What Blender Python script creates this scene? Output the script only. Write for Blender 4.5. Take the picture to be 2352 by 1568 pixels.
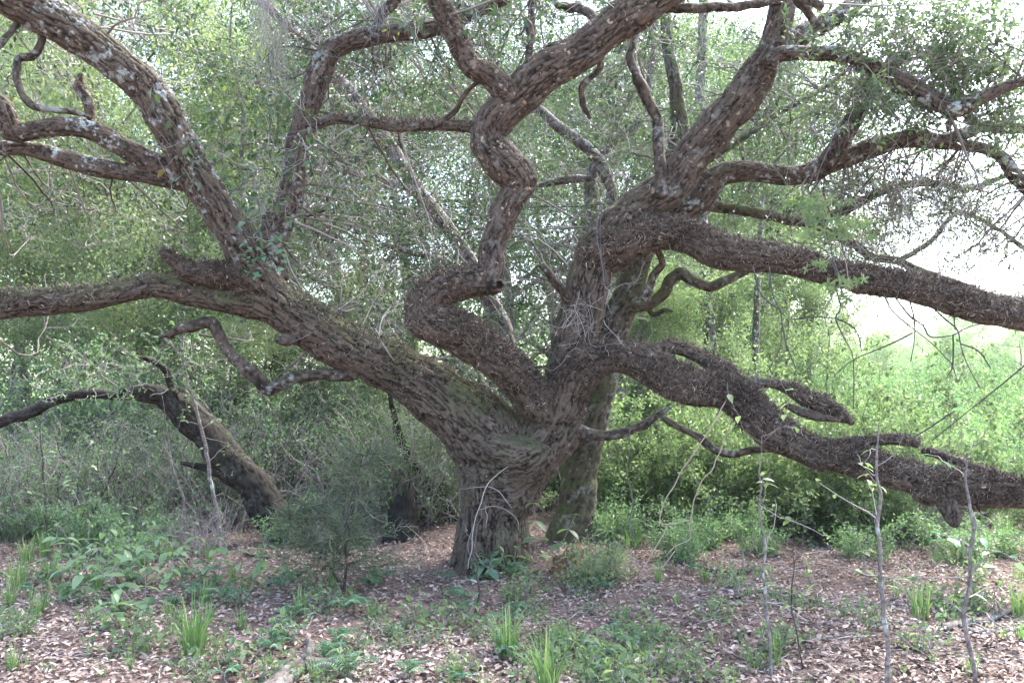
import bpy, math, random, time
T0 = time.perf_counter()
import numpy as np
from mathutils import Vector
from mathutils.kdtree import KDTree

for o in list(bpy.data.objects): bpy.data.objects.remove(o, do_unlink=True)
S = bpy.context.scene
COL = S.collection
rng = np.random.default_rng(7)
random.seed(7)

# ------------------------------------------------------------------ camera, sky, sun, exposure
CAM_H, PITCH, FPX, CX, CY = 1.6, math.atan2(116, 1829), 1829.0, 1176.0, 784.0
cam = bpy.data.cameras.new('camera'); cam.lens = 28; cam.sensor_width = 36; cam.clip_end = 2000; cam.clip_start = .05
co = bpy.data.objects.new('camera', cam); COL.objects.link(co)
co.location = (0, 0, CAM_H); co.rotation_euler = (math.pi / 2 + PITCH, 0, 0); S.camera = co

SUN_EL, SUN_AZ = math.radians(52), math.radians(50)
W = bpy.data.worlds.new('World'); S.world = W; W.use_nodes = True
wn, wl = W.node_tree.nodes, W.node_tree.links
for n in list(wn): wn.remove(n)
sky = wn.new('ShaderNodeTexSky'); sky.sky_type = 'NISHITA'; sky.sun_disc = False
sky.sun_elevation = SUN_EL; sky.sun_rotation = SUN_AZ; sky.air_density = 1.0; sky.dust_density = 3.0; sky.ozone_density = 1.0
hs = wn.new('ShaderNodeHueSaturation'); hs.inputs['Saturation'].default_value = .95
bg = wn.new('ShaderNodeBackground'); bg.inputs['Strength'].default_value = .15
wo = wn.new('ShaderNodeOutputWorld')
wl.new(sky.outputs[0], hs.inputs['Color']); wl.new(hs.outputs[0], bg.inputs[0]); wl.new(bg.outputs[0], wo.inputs[0])
sl = bpy.data.lights.new('sun', 'SUN'); sl.energy = 2.2; sl.angle = math.radians(14); sl.color = (1, .98, .95)
so = bpy.data.objects.new('sun', sl); COL.objects.link(so)
# direction towards the sun (Blender sky: rotation measured from +Y towards +X)
sd = Vector((math.sin(SUN_AZ) * math.cos(SUN_EL), math.cos(SUN_AZ) * math.cos(SUN_EL), math.sin(SUN_EL)))
so.rotation_euler = sd.to_track_quat('Z', 'Y').to_euler(); so.location = (0, 0, 30)
S.view_settings.view_transform = 'Standard'; S.view_settings.look = 'None'
S.view_settings.exposure = 2.95; S.view_settings.gamma = 1; S.view_settings.use_curve_mapping = False
S.render.engine = 'CYCLES'
S.cycles.use_denoising = True; S.cycles.use_adaptive_sampling = True; S.cycles.adaptive_threshold = .02
S.cycles.max_bounces = 6; S.cycles.diffuse_bounces = 4; S.cycles.glossy_bounces = 2; S.cycles.transmission_bounces = 4
S.cycles.volume_bounces = 0; S.cycles.caustics_reflective = False; S.cycles.caustics_refractive = False

# ------------------------------------------------------------------ small helpers
cp, sp = math.cos(PITCH), math.sin(PITCH)
def ray(px, py):
    a, b = (px - CX) / FPX, (CY - py) / FPX
    return np.array([a, cp - b * sp, sp + b * cp])
def at(px, py, Y):
    d = ray(px, py); t = Y / d[1]
    return np.array([d[0] * t, Y, CAM_H + d[2] * t])
def ppm(px, py, Y):                       # metres per pixel there
    return Y / ray(px, py)[1] / FPX
def nz(x, y):
    return (.05 * np.sin(x * .9 + 1.3) * np.cos(y * .7) + .03 * np.sin(x * 2.3 + y * 1.7) + .018 * np.sin(x * 5.1 - y * 4.3))
def gz(x, y):
    x = np.asarray(x, float); y = np.asarray(y, float)
    far = np.clip((np.hypot(x, y) - 14) / 60, 0, 1)
    return nz(x, y) * (1 - far) + .9 * far ** 1.5 * (1 + .4 * np.sin(x * .05))
def gp(px, py):
    d = ray(px, py); t = -CAM_H / d[2]
    return np.array([d[0] * t, d[1] * t, float(gz(d[0] * t, d[1] * t))])
def at_g(px, Y):
    x = (px - CX) / FPX * Y
    return np.array([x, Y, float(gz(x, Y))])
LAT = rng.random((64, 64, 64)).astype(np.float32)
def vn(P, cell, off=0.0):
    q = P / cell + off; i = np.floor(q).astype(np.int64); f = (q - i).astype(np.float32); f = f * f * (3 - 2 * f)
    i0 = i & 63; i1 = (i + 1) & 63
    x0, y0, z0 = i0.T; x1, y1, z1 = i1.T; fx, fy, fz = f.T
    def L(a, b, t): return a + (b - a) * t
    return L(L(L(LAT[x0, y0, z0], LAT[x1, y0, z0], fx), L(LAT[x0, y1, z0], LAT[x1, y1, z0], fx), fy),
             L(L(LAT[x0, y0, z1], LAT[x1, y0, z1], fx), L(LAT[x0, y1, z1], LAT[x1, y1, z1], fx), fy), fz)
def unit(v):
    return v / np.maximum(np.linalg.norm(v, axis=-1, keepdims=True), 1e-9)
def rdir(n): return unit(rng.normal(size=(n, 3)))

class MB:                                  # collects geometry for one mesh
    def __init__(s): s.v = []; s.f = []; s.n = 0; s.a = []; s.mi = []
    def add(s, V, F, var=None, mat=0):
        V = np.asarray(V, np.float32).reshape(-1, 3)
        s.v.append(V)
        for f in (F if isinstance(F, list) else [F]):
            f = np.asarray(f, np.int64); s.f.append(f + s.n); s.mi.append(np.full(len(f), mat, np.int32))
        s.a.append(np.zeros(len(V), np.float32) if var is None else np.broadcast_to(np.asarray(var, np.float32), (len(V),)))
        s.n += len(V); return s
    def mesh(s, name, mats, smooth=True):
        me = bpy.data.meshes.new(name)
        V = np.concatenate(s.v); me.vertices.add(len(V)); me.vertices.foreach_set('co', V.ravel())
        tot = np.concatenate([np.full(len(f), f.shape[1], np.int32) for f in s.f])
        loops = np.concatenate([f.ravel() for f in s.f]).astype(np.int32)
        me.loops.add(len(loops)); me.loops.foreach_set('vertex_index', loops)
        me.polygons.add(len(tot)); st = np.concatenate([[0], np.cumsum(tot)[:-1]]).astype(np.int32)
        me.polygons.foreach_set('loop_start', st); me.polygons.foreach_set('loop_total', tot)
        me.polygons.foreach_set('material_index', np.concatenate(s.mi))
        me.polygons.foreach_set('use_smooth', np.full(len(tot), smooth))
        at_ = me.attributes.new('var', 'FLOAT', 'POINT'); at_.data.foreach_set('value', np.concatenate(s.a).astype(np.float32))
        for m in (mats if isinstance(mats, (list, tuple)) else [mats]): me.materials.append(m)
        me.update(calc_edges=True); return me
    def obj(s, name, mats, parent=None, smooth=True, kind=None, label=None):
        o = bpy.data.objects.new(name, s.mesh(name, mats, smooth)); COL.objects.link(o)
        if parent is not None: o.parent = parent
        if kind: o['kind'] = kind
        if label: o['label'] = label
        return o
def tag(o, label, cat, group=None):
    o['label'] = label; o['category'] = cat
    if group: o['group'] = group
    return o
def empty(name, loc, label, cat, group=None, rz=0, sc=1.0):
    o = bpy.data.objects.new(name, None); COL.objects.link(o); o.location = loc; o.rotation_euler = (0, 0, rz); o.scale = (sc,) * 3
    o.empty_display_size = .2
    return tag(o, label, cat, group)
def copy_tree(o, parent=None):
    c = o.copy(); COL.objects.link(c); c.parent = parent
    for ch in KIDS(o): copy_tree(ch, c)
    return c
def KIDS(o): return [c for c in list(COL.objects) if c.parent == o] if o.name not in KC else KC[o.name]
KC = {}

def resample(P, R, step):
    """Catmull-Rom through P (N,3) with radii R, about step metres apart"""
    P = np.asarray(P, float); R = np.asarray(R, float)
    Q = np.vstack([2 * P[0] - P[1], P, 2 * P[-1] - P[-2]])
    oP, oR = [], []
    for i in range(len(P) - 1):
        n = max(2, int(np.linalg.norm(P[i + 1] - P[i]) / step))
        t = np.linspace(0, 1, n, endpoint=False)[:, None]
        a, b, c, d = Q[i], Q[i + 1], Q[i + 2], Q[i + 3]
        oP.append(.5 * (2 * b + (c - a) * t + (2 * a - 5 * b + 4 * c - d) * t ** 2 + (3 * b - a - 3 * c + d) * t ** 3))
        tt = t[:, 0]; tt = tt * tt * (3 - 2 * tt)
        oR.append(R[i] + (R[i + 1] - R[i]) * tt)
    return np.vstack(oP + [P[-1:]]), np.concatenate(oR + [R[-1:]])
def tube(P, R, k=8, cap=True, jag=0):
    P = np.asarray(P, float); n = len(P)
    T = unit(np.gradient(P, axis=0))
    u = np.cross(T[0], [.3, .2, 1.0]); u = u / np.linalg.norm(u)
    V = np.zeros((n, k, 3)); th = np.arange(k) * 2 * np.pi / k
    for i in range(n):
        u = u - T[i] * np.dot(u, T[i]); u /= np.linalg.norm(u); w = np.cross(T[i], u)
        r = R[i] * (1 + (jag * rng.normal(size=k) if jag else 0))
        V[i] = P[i] + (np.cos(th) * r)[:, None] * u + (np.sin(th) * r)[:, None] * w
    j = np.arange(k); i = np.arange(n - 1)[:, None] * k
    F = np.stack([i + j, i + (j + 1) % k, i + k + (j + 1) % k, i + k + j], -1).reshape(-1, 4)
    V = V.reshape(-1, 3); fs = [F]
    if cap:
        V = np.vstack([V, P[:1] - T[:1] * R[0] * .4, P[-1:] + T[-1:] * R[-1] * .4])
        c0, c1 = n * k, n * k + 1
        fs.append(np.array([[c0, (a + 1) % k, a] for a in range(k)] + [[c1, (n - 1) * k + a, (n - 1) * k + (a + 1) % k] for a in range(k)]))
    return V, fs
def btubes(P, R, k=3):
    """batch of thin tubes: P (T,S,3), R (T,S)"""
    n, s, _ = P.shape
    T = unit(np.gradient(P, axis=1)); ref = rdir(n)[:, None, :]
    u = unit(np.cross(T, ref)); w = np.cross(T, u)
    th = np.arange(k) * 2 * np.pi / k
    V = P[:, :, None, :] + R[:, :, None, None] * (np.cos(th)[:, None] * u[:, :, None, :] + np.sin(th)[:, None] * w[:, :, None, :])
    j = np.arange(k); i = np.arange(s - 1)[:, None] * k
    F = np.stack([i + j, i + (j + 1) % k, i + k + (j + 1) % k, i + k + j], -1).reshape(-1, 4)
    F = (F[None] + (np.arange(n) * s * k)[:, None, None]).reshape(-1, 4)
    return V.reshape(-1, 3), F
def leafq(P, D, L, Wd, curl=.25, N=None):
    """simple folded 4-vertex leaves: base P, direction D, length L, width Wd"""
    n = len(P); D = unit(D); s = unit(np.cross(D, rdir(n) if N is None else N)); up = np.cross(s, D)
    L = np.broadcast_to(L, (n,))[:, None]; Wd = np.broadcast_to(Wd, (n,))[:, None]
    m = P + D * L * .45 - up * L * .12 * 0
    V = np.stack([P, m + s * Wd * .5 + up * Wd * curl, P + D * L - up * L * .12, m - s * Wd * .5 + up * Wd * curl], 1)
    b = (np.arange(n) * 4)[:, None]
    return V.reshape(-1, 3), np.concatenate([b + [0, 1, 2], b + [0, 2, 3]])
def leaf8(P, D, L, Wd, N=None, curl=.18, droop=.15, lob=0):
    """ovate leaves of 8 vertices with a folded midrib and a drooping tip"""
    n = len(P); D = unit(D); s = unit(np.cross(D, rdir(n) if N is None else N)); up = np.cross(s, D)
    L = np.broadcast_to(L, (n,))[:, None]; Wd = np.broadcast_to(Wd, (n,))[:, None]
    def pt(a, w, side): return P + D * L * a - up * L * droop * a * a + side * s * Wd * w * .5 + up * Wd * w * curl * (side != 0)
    V = np.stack([pt(0, 0, 0), pt(.28, .85, 1), pt(.62, .8, 1), pt(1, 0, 0), pt(.62, .8, -1), pt(.28, .85, -1), pt(.28, 0, 0), pt(.62, 0, 0)], 1)
    b = (np.arange(n) * 8)[:, None]
    F = [np.concatenate([b + [0, 1, 6], b + [0, 6, 5], b + [7, 2, 3], b + [7, 3, 4]]), np.concatenate([b + [6, 1, 2, 7], b + [5, 6, 7, 4]])]
    return V.reshape(-1, 3), F
def walk(P0, D0, length, s, wob, grav=0.0):
    """random-walk polylines: P0 (n,3), D0 (n,3), length (n,), s points"""
    n = len(P0); P = np.zeros((n, s, 3)); P[:, 0] = P0; d = unit(D0); st = (np.broadcast_to(length, (n,)) / (s - 1))[:, None]
    for i in range(1, s):
        d = unit(d + rng.normal(size=(n, 3)) * wob + np.array([0, 0, grav])); P[:, i] = P[:, i - 1] + d * st
    return P

# ------------------------------------------------------------------ materials
def newmat(name):
    m = bpy.data.materials.new(name); m.use_nodes = True; nt = m.node_tree
    for n in list(nt.nodes): nt.nodes.remove(n)
    out = nt.nodes.new('ShaderNodeOutputMaterial'); return m, nt, out
def N(nt, t, **kw):
    n = nt.nodes.new(t)
    for k, v in kw.items(): setattr(n, k, v)
    return n
def ramp(nt, stops, src):
    r = N(nt, 'ShaderNodeValToRGB'); e = r.color_ramp.elements
    while len(e) < len(stops): e.new(.5)
    for x, (p, c) in zip(e, stops): x.position = p; x.color = tuple(c) + (1,)
    nt.links.new(src, r.inputs[0]); return r.outputs[0]
def noise(nt, scale, detail=3, rough=.6, vec=None):
    n = N(nt, 'ShaderNodeTexNoise'); n.inputs['Scale'].default_value = scale; n.inputs['Detail'].default_value = detail; n.inputs['Roughness'].default_value = rough
    if vec is not None: nt.links.new(vec, n.inputs['Vector'])
    return n.outputs['Fac']
def gpos(nt): return N(nt, 'ShaderNodeNewGeometry')
def mixc(nt, f, a, b):
    m = N(nt, 'ShaderNodeMix', data_type='RGBA')
    for i, x in ((0, f), (6, a), (7, b)):
        if isinstance(x, (int, float)): m.inputs[i].default_value = x
        elif isinstance(x, tuple): m.inputs[i].default_value = x + (1,)
        else: nt.links.new(x, m.inputs[i])
    return m.outputs[2]
def math_(nt, op, a, b=None, c=None, clamp=False):
    m = N(nt, 'ShaderNodeMath', operation=op, use_clamp=clamp)
    for i, x in enumerate((a, b, c)):
        if x is None: continue
        if isinstance(x, (int, float)): m.inputs[i].default_value = x
        else: nt.links.new(x, m.inputs[i])
    return m.outputs[0]
def sstep(nt, x, lo, hi):
    m = N(nt, 'ShaderNodeMapRange', interpolation_type='SMOOTHSTEP'); nt.links.new(x, m.inputs[0])
    m.inputs[1].default_value = lo; m.inputs[2].default_value = hi; return m.outputs[0]
def attr(nt, name):
    a = N(nt, 'ShaderNodeAttribute', attribute_name=name); return a.outputs['Fac']

def leafmat(name, stops, trans=.35, rough=.5, tint=(1.35, 1.5, .95), spec=.5):
    m, nt, out = newmat(name)
    col = ramp(nt, stops, attr(nt, 'var'))
    p = N(nt, 'ShaderNodeBsdfPrincipled'); p.inputs['Roughness'].default_value = rough; p.inputs['Specular IOR Level'].default_value = spec
    nt.links.new(col, p.inputs['Base Color'])
    t = N(nt, 'ShaderNodeBsdfTranslucent')
    mm = N(nt, 'ShaderNodeMix', data_type='RGBA', blend_type='MULTIPLY'); mm.inputs[0].default_value = 1
    nt.links.new(col, mm.inputs[6]); mm.inputs[7].default_value = tint + (1,); nt.links.new(mm.outputs[2], t.inputs[0])
    x = N(nt, 'ShaderNodeMixShader'); x.inputs[0].default_value = trans
    nt.links.new(p.outputs[0], x.inputs[1]); nt.links.new(t.outputs[0], x.inputs[2]); nt.links.new(x.outputs[0], out.inputs[0])
    return m
def barkmat(name, dark, light, moss=.3, mosscol=(.06, .075, .025), lichen=.3, scale=(38, 38, 9), bump=.5, vattr=False):
    """rough bark: base tones, moss, pale lichen; with vattr the ridge height and the masks come from the mesh"""
    m, nt, out = newmat(name); g = gpos(nt); P = g.outputs['Position']
    if vattr:
        h = attr(nt, 'bark')
    else:
        tc = N(nt, 'ShaderNodeTexCoord'); mp = N(nt, 'ShaderNodeMapping'); mp.inputs['Scale'].default_value = scale
        nt.links.new(P, mp.inputs[0]); h = sstep(nt, noise(nt, 1, 4, .7, mp.outputs[0]), .3, .7)
    fine = noise(nt, 90, 5, .75, P); mid = noise(nt, 14, 4, .65, P); big = noise(nt, 2.2, 3, .6, P)
    base = mixc(nt, math_(nt, 'POWER', h, 1.5) if vattr else h, dark, light)
    base = mixc(nt, math_(nt, 'MULTIPLY', sstep(nt, mid, .4, .75), math_(nt, 'MULTIPLY', h, .8)), base, tuple(c * 1.6 for c in light))
    base = mixc(nt, math_(nt, 'MULTIPLY', sstep(nt, fine, .45, .75), .5), base, tuple(c * .5 for c in light))
    up = N(nt, 'ShaderNodeSeparateXYZ'); nt.links.new(g.outputs['Normal'], up.inputs[0])
    mk = math_(nt, 'ADD', math_(nt, 'MULTIPLY', up.outputs[2], .35) if not vattr else math_(nt, 'ADD', math_(nt, 'MULTIPLY', up.outputs[2], .35), math_(nt, 'MULTIPLY', attr(nt, 'moss'), .12)), math_(nt, 'ADD', big, math_(nt, 'MULTIPLY', mid, .5)))
    ms = sstep(nt, mk, .78, 1.08)
    ms = math_(nt, 'MULTIPLY', ms, math_(nt, 'MULTIPLY', attr(nt, 'moss'), math_(nt, 'MULTIPLY_ADD', h, .7, .25)) if vattr else moss)
    base = mixc(nt, ms, base, mixc(nt, fine, tuple(c * .5 for c in mosscol), tuple(c * 1.6 for c in mosscol)))
    vo = N(nt, 'ShaderNodeTexVoronoi'); vo.inputs['Scale'].default_value = 22; nt.links.new(P, vo.inputs['Vector'])
    li = math_(nt, 'ADD', noise(nt, 6, 5, .75, P), math_(nt, 'MULTIPLY', vo.outputs['Distance'], -.18))
    lm = math_(nt, 'MULTIPLY', sstep(nt, li, .44, .56), attr(nt, 'lichen') if vattr else lichen)
    base = mixc(nt, math_(nt, 'MULTIPLY', lm, sstep(nt, fine, .3, .55)), base, (.40, .44, .42))
    if vattr:                                 # tan scaly spots where flakes have come off
        sp_ = math_(nt, 'ADD', noise(nt, 11, 3, .5, P), math_(nt, 'MULTIPLY', vo.outputs['Distance'], -.3))
        sm = math_(nt, 'MULTIPLY', sstep(nt, sp_, .515, .55), attr(nt, 'spots'))
        base = mixc(nt, sm, base, (.46, .35, .25))
    p = N(nt, 'ShaderNodeBsdfPrincipled'); p.inputs['Roughness'].default_value = .85; p.inputs['Specular IOR Level'].default_value = .25
    nt.links.new(base, p.inputs['Base Color'])
    bm = N(nt, 'ShaderNodeBump'); bm.inputs['Strength'].default_value = bump; bm.inputs['Distance'].default_value = .012
    nt.links.new(math_(nt, 'ADD', math_(nt, 'MULTIPLY', fine, .5), math_(nt, 'MULTIPLY', h, 0 if vattr else .8)), bm.inputs['Height'])
    nt.links.new(bm.outputs[0], p.inputs['Normal']); nt.links.new(p.outputs[0], out.inputs[0])
    return m
def varmat(name, stops, rough=.8, spec=.2):
    m, nt, out = newmat(name); p = N(nt, 'ShaderNodeBsdfPrincipled'); p.inputs['Roughness'].default_value = rough; p.inputs['Specular IOR Level'].default_value = spec
    c = ramp(nt, stops, attr(nt, 'var')); g = gpos(nt)
    c = mixc(nt, math_(nt, 'MULTIPLY', noise(nt, 60, 3, .6, g.outputs['Position']), .5), c, mixc(nt, .5, c, (.02, .015, .012)))
    nt.links.new(c, p.inputs['Base Color']); nt.links.new(p.outputs[0], out.inputs[0]); return m

M = {}
M['oak'] = barkmat('oak_bark', (.008, .0045, .003), (.096, .072, .056), vattr=True, bump=.6)
M['mossbark'] = barkmat('mossy_bark', (.05, .042, .03), (.15, .125, .095), moss=.85, mosscol=(.075, .085, .03), lichen=.35, bump=.9)
M['mossoak'] = barkmat('mossy_oak_bark', (.02, .015, .012), (.11, .092, .07), mosscol=(.075, .082, .03), vattr=True, bump=.7)
M['greyoak'] = barkmat('grey_oak_bark', (.035, .027, .025), (.17, .14, .13), vattr=True, bump=.7)
M['darkoak'] = barkmat('dark_oak_bark', (.006, .005, .004), (.04, .032, .027), vattr=True, bump=.7)
M['greybark'] = barkmat('grey_bark', (.07, .055, .05), (.22, .18, .165), moss=.2, lichen=.75, bump=.8)
M['darkbark'] = barkmat('dark_bark', (.025, .02, .018), (.085, .07, .062), moss=.5, lichen=.15, bump=.9)
M['deadbark'] = barkmat('dead_bark', (.04, .022, .018), (.13, .08, .068), moss=.1, lichen=.1, bump=.9)
M['pale'] = barkmat('pale_bark', (.08, .065, .06), (.22, .19, .175), moss=.2, lichen=.85, scale=(30, 30, 30), bump=.5)
M['charred'] = barkmat('charred_wood', (.006, .006, .006), (.03, .027, .026), moss=.15, lichen=0, scale=(50, 50, 8), bump=1)
M['rotten'] = barkmat('rotten_wood', (.09, .04, .025), (.24, .12, .075), moss=.2, lichen=.1, scale=(70, 70, 8), bump=1)
M['twig'] = varmat('twig_bark', [(0, (.07, .055, .05)), (.4, (.22, .19, .175)), (1, (.46, .44, .42))])
M['deadtwig'] = varmat('dead_twig_bark', [(0, (.16, .13, .115)), (.6, (.36, .32, .3)), (1, (.5, .46, .43))])
M['tanvine'] = varmat('tan_vine', [(0, (.3, .22, .16)), (1, (.46, .36, .28))])
M['darkvine'] = varmat('dark_vine', [(0, (.06, .055, .055)), (1, (.16, .15, .15))])
M['fern'] = varmat('dry_fern', [(0, (.03, .022, .018)), (.35, (.1, .074, .058)), (.62, (.2, .155, .122)), (.85, (.33, .265, .21)), (1, (.44, .36, .285))])
M['moss'] = varmat('spanish_moss_strand', [(0, (.15, .145, .135)), (1, (.32, .31, .3))])
M['litter'] = varmat('dead_leaf', [(0, (.1, .065, .052)), (.35, (.25, .175, .145)), (.7, (.38, .285, .24)), (1, (.54, .44, .39))], rough=.6, spec=.35)
M['oakleaf'] = leafmat('oak_leaf', [(0, (.018, .04, .022)), (.5, (.045, .085, .04)), (.85, (.08, .13, .05)), (1, (.2, .17, .05))], .3, .38, spec=.6)
M['darkleaf'] = leafmat('dark_leaf', [(0, (.03, .055, .035)), (.6, (.07, .11, .06)), (1, (.14, .175, .09))], .42, .38)
M['midleaf'] = leafmat('mid_leaf', [(0, (.045, .078, .045)), (.6, (.105, .16, .085)), (1, (.2, .245, .125))], .48, .4)
M['lightleaf'] = leafmat('light_leaf', [(0, (.11, .16, .085)), (.6, (.21, .275, .14)), (1, (.34, .38, .2))], .55, .45, tint=(1.35, 1.4, 1.0))
M['brightleaf'] = leafmat('bright_leaf', [(0, (.07, .115, .06)), (.6, (.145, .21, .105)), (1, (.26, .31, .17))], .5, .4, tint=(1.35, 1.45, 1.0))
M['paleleaf'] = leafmat('pale_leaf', [(0, (.09, .16, .08)), (.6, (.16, .26, .13)), (1, (.26, .35, .19))], .4, .42)
M['blueleaf'] = leafmat('blue_green_leaf', [(0, (.055, .13, .08)), (.6, (.11, .22, .135)), (1, (.18, .29, .17))], .35, .5)
M['veiledleaf'] = leafmat('veiled_leaf', [(0, (.12, .18, .11)), (.6, (.22, .3, .19)), (1, (.34, .4, .28))], .5, .5, tint=(1.3, 1.4, 1.1))  # pale veil over the distance is put into this leaf colour
M['grass'] = leafmat('grass_blade', [(0, (.06, .12, .045)), (.6, (.14, .24, .09)), (1, (.3, .34, .14))], .35, .45)
M['cedar'] = leafmat('cedar_needle', [(0, (.05, .08, .045)), (.7, (.11, .145, .08)), (1, (.19, .18, .12))], .25, .6)

# ------------------------------------------------------------------ ground
def ground_material():
    m, nt, out = newmat('forest_floor'); g = gpos(nt); P = g.outputs['Position']
    a, b, c = noise(nt, 1.1, 5, .65, P), noise(nt, 16, 5, .7, P), noise(nt, 70, 4, .7, P)
    lit = ramp(nt, [(.25, (.085, .06, .05)), (.5, (.18, .13, .11)), (.75, (.31, .24, .205))], math_(nt, 'ADD', math_(nt, 'MULTIPLY', b, .6), math_(nt, 'MULTIPLY', c, .4)))
    grs = ramp(nt, [(.3, (.1, .14, .06)), (.6, (.19, .25, .11)), (.85, (.3, .34, .18))], math_(nt, 'ADD', math_(nt, 'MULTIPLY', a, .5), math_(nt, 'MULTIPLY', b, .5)))
    s = N(nt, 'ShaderNodeSeparateXYZ'); nt.links.new(P, s.inputs[0])
    d = math_(nt, 'ADD', s.outputs[1], math_(nt, 'MULTIPLY', s.outputs[0], .35))
    f = sstep(nt, math_(nt, 'ADD', d, math_(nt, 'MULTIPLY', a, 4)), 11, 17)
    col = mixc(nt, f, lit, grs)
    p = N(nt, 'ShaderNodeBsdfPrincipled'); p.inputs['Roughness'].default_value = .95; p.inputs['Specular IOR Level'].default_value = .1
    nt.links.new(col, p.inputs['Base Color'])
    bm = N(nt, 'ShaderNodeBump'); bm.inputs['Strength'].default_value = .8; bm.inputs['Distance'].default_value = .03
    nt.links.new(math_(nt, 'ADD', b, c), bm.inputs['Height']); nt.links.new(bm.outputs[0], p.inputs['Normal'])
    nt.links.new(p.outputs[0], out.inputs[0]); return m
M['ground'] = ground_material()
u = np.linspace(-1, 1, 171); gx = np.sign(u) * (np.abs(u) * 14 + 386 * np.abs(u) ** 5); 
X, Y = np.meshgrid(gx, gx + 8, indexing='ij'); Z = gz(X, Y)
n = len(u); i = (np.arange(n - 1)[:, None] * n + np.arange(n - 1)).ravel()
g_ = MB().add(np.stack([X, Y, Z], -1), np.stack([i, i + n, i + n + 1, i + 1], -1)).obj('ground', M['ground'], kind='structure')
g_['label'] = 'forest floor of brown soil under dead leaves, grassy farther off'

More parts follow.
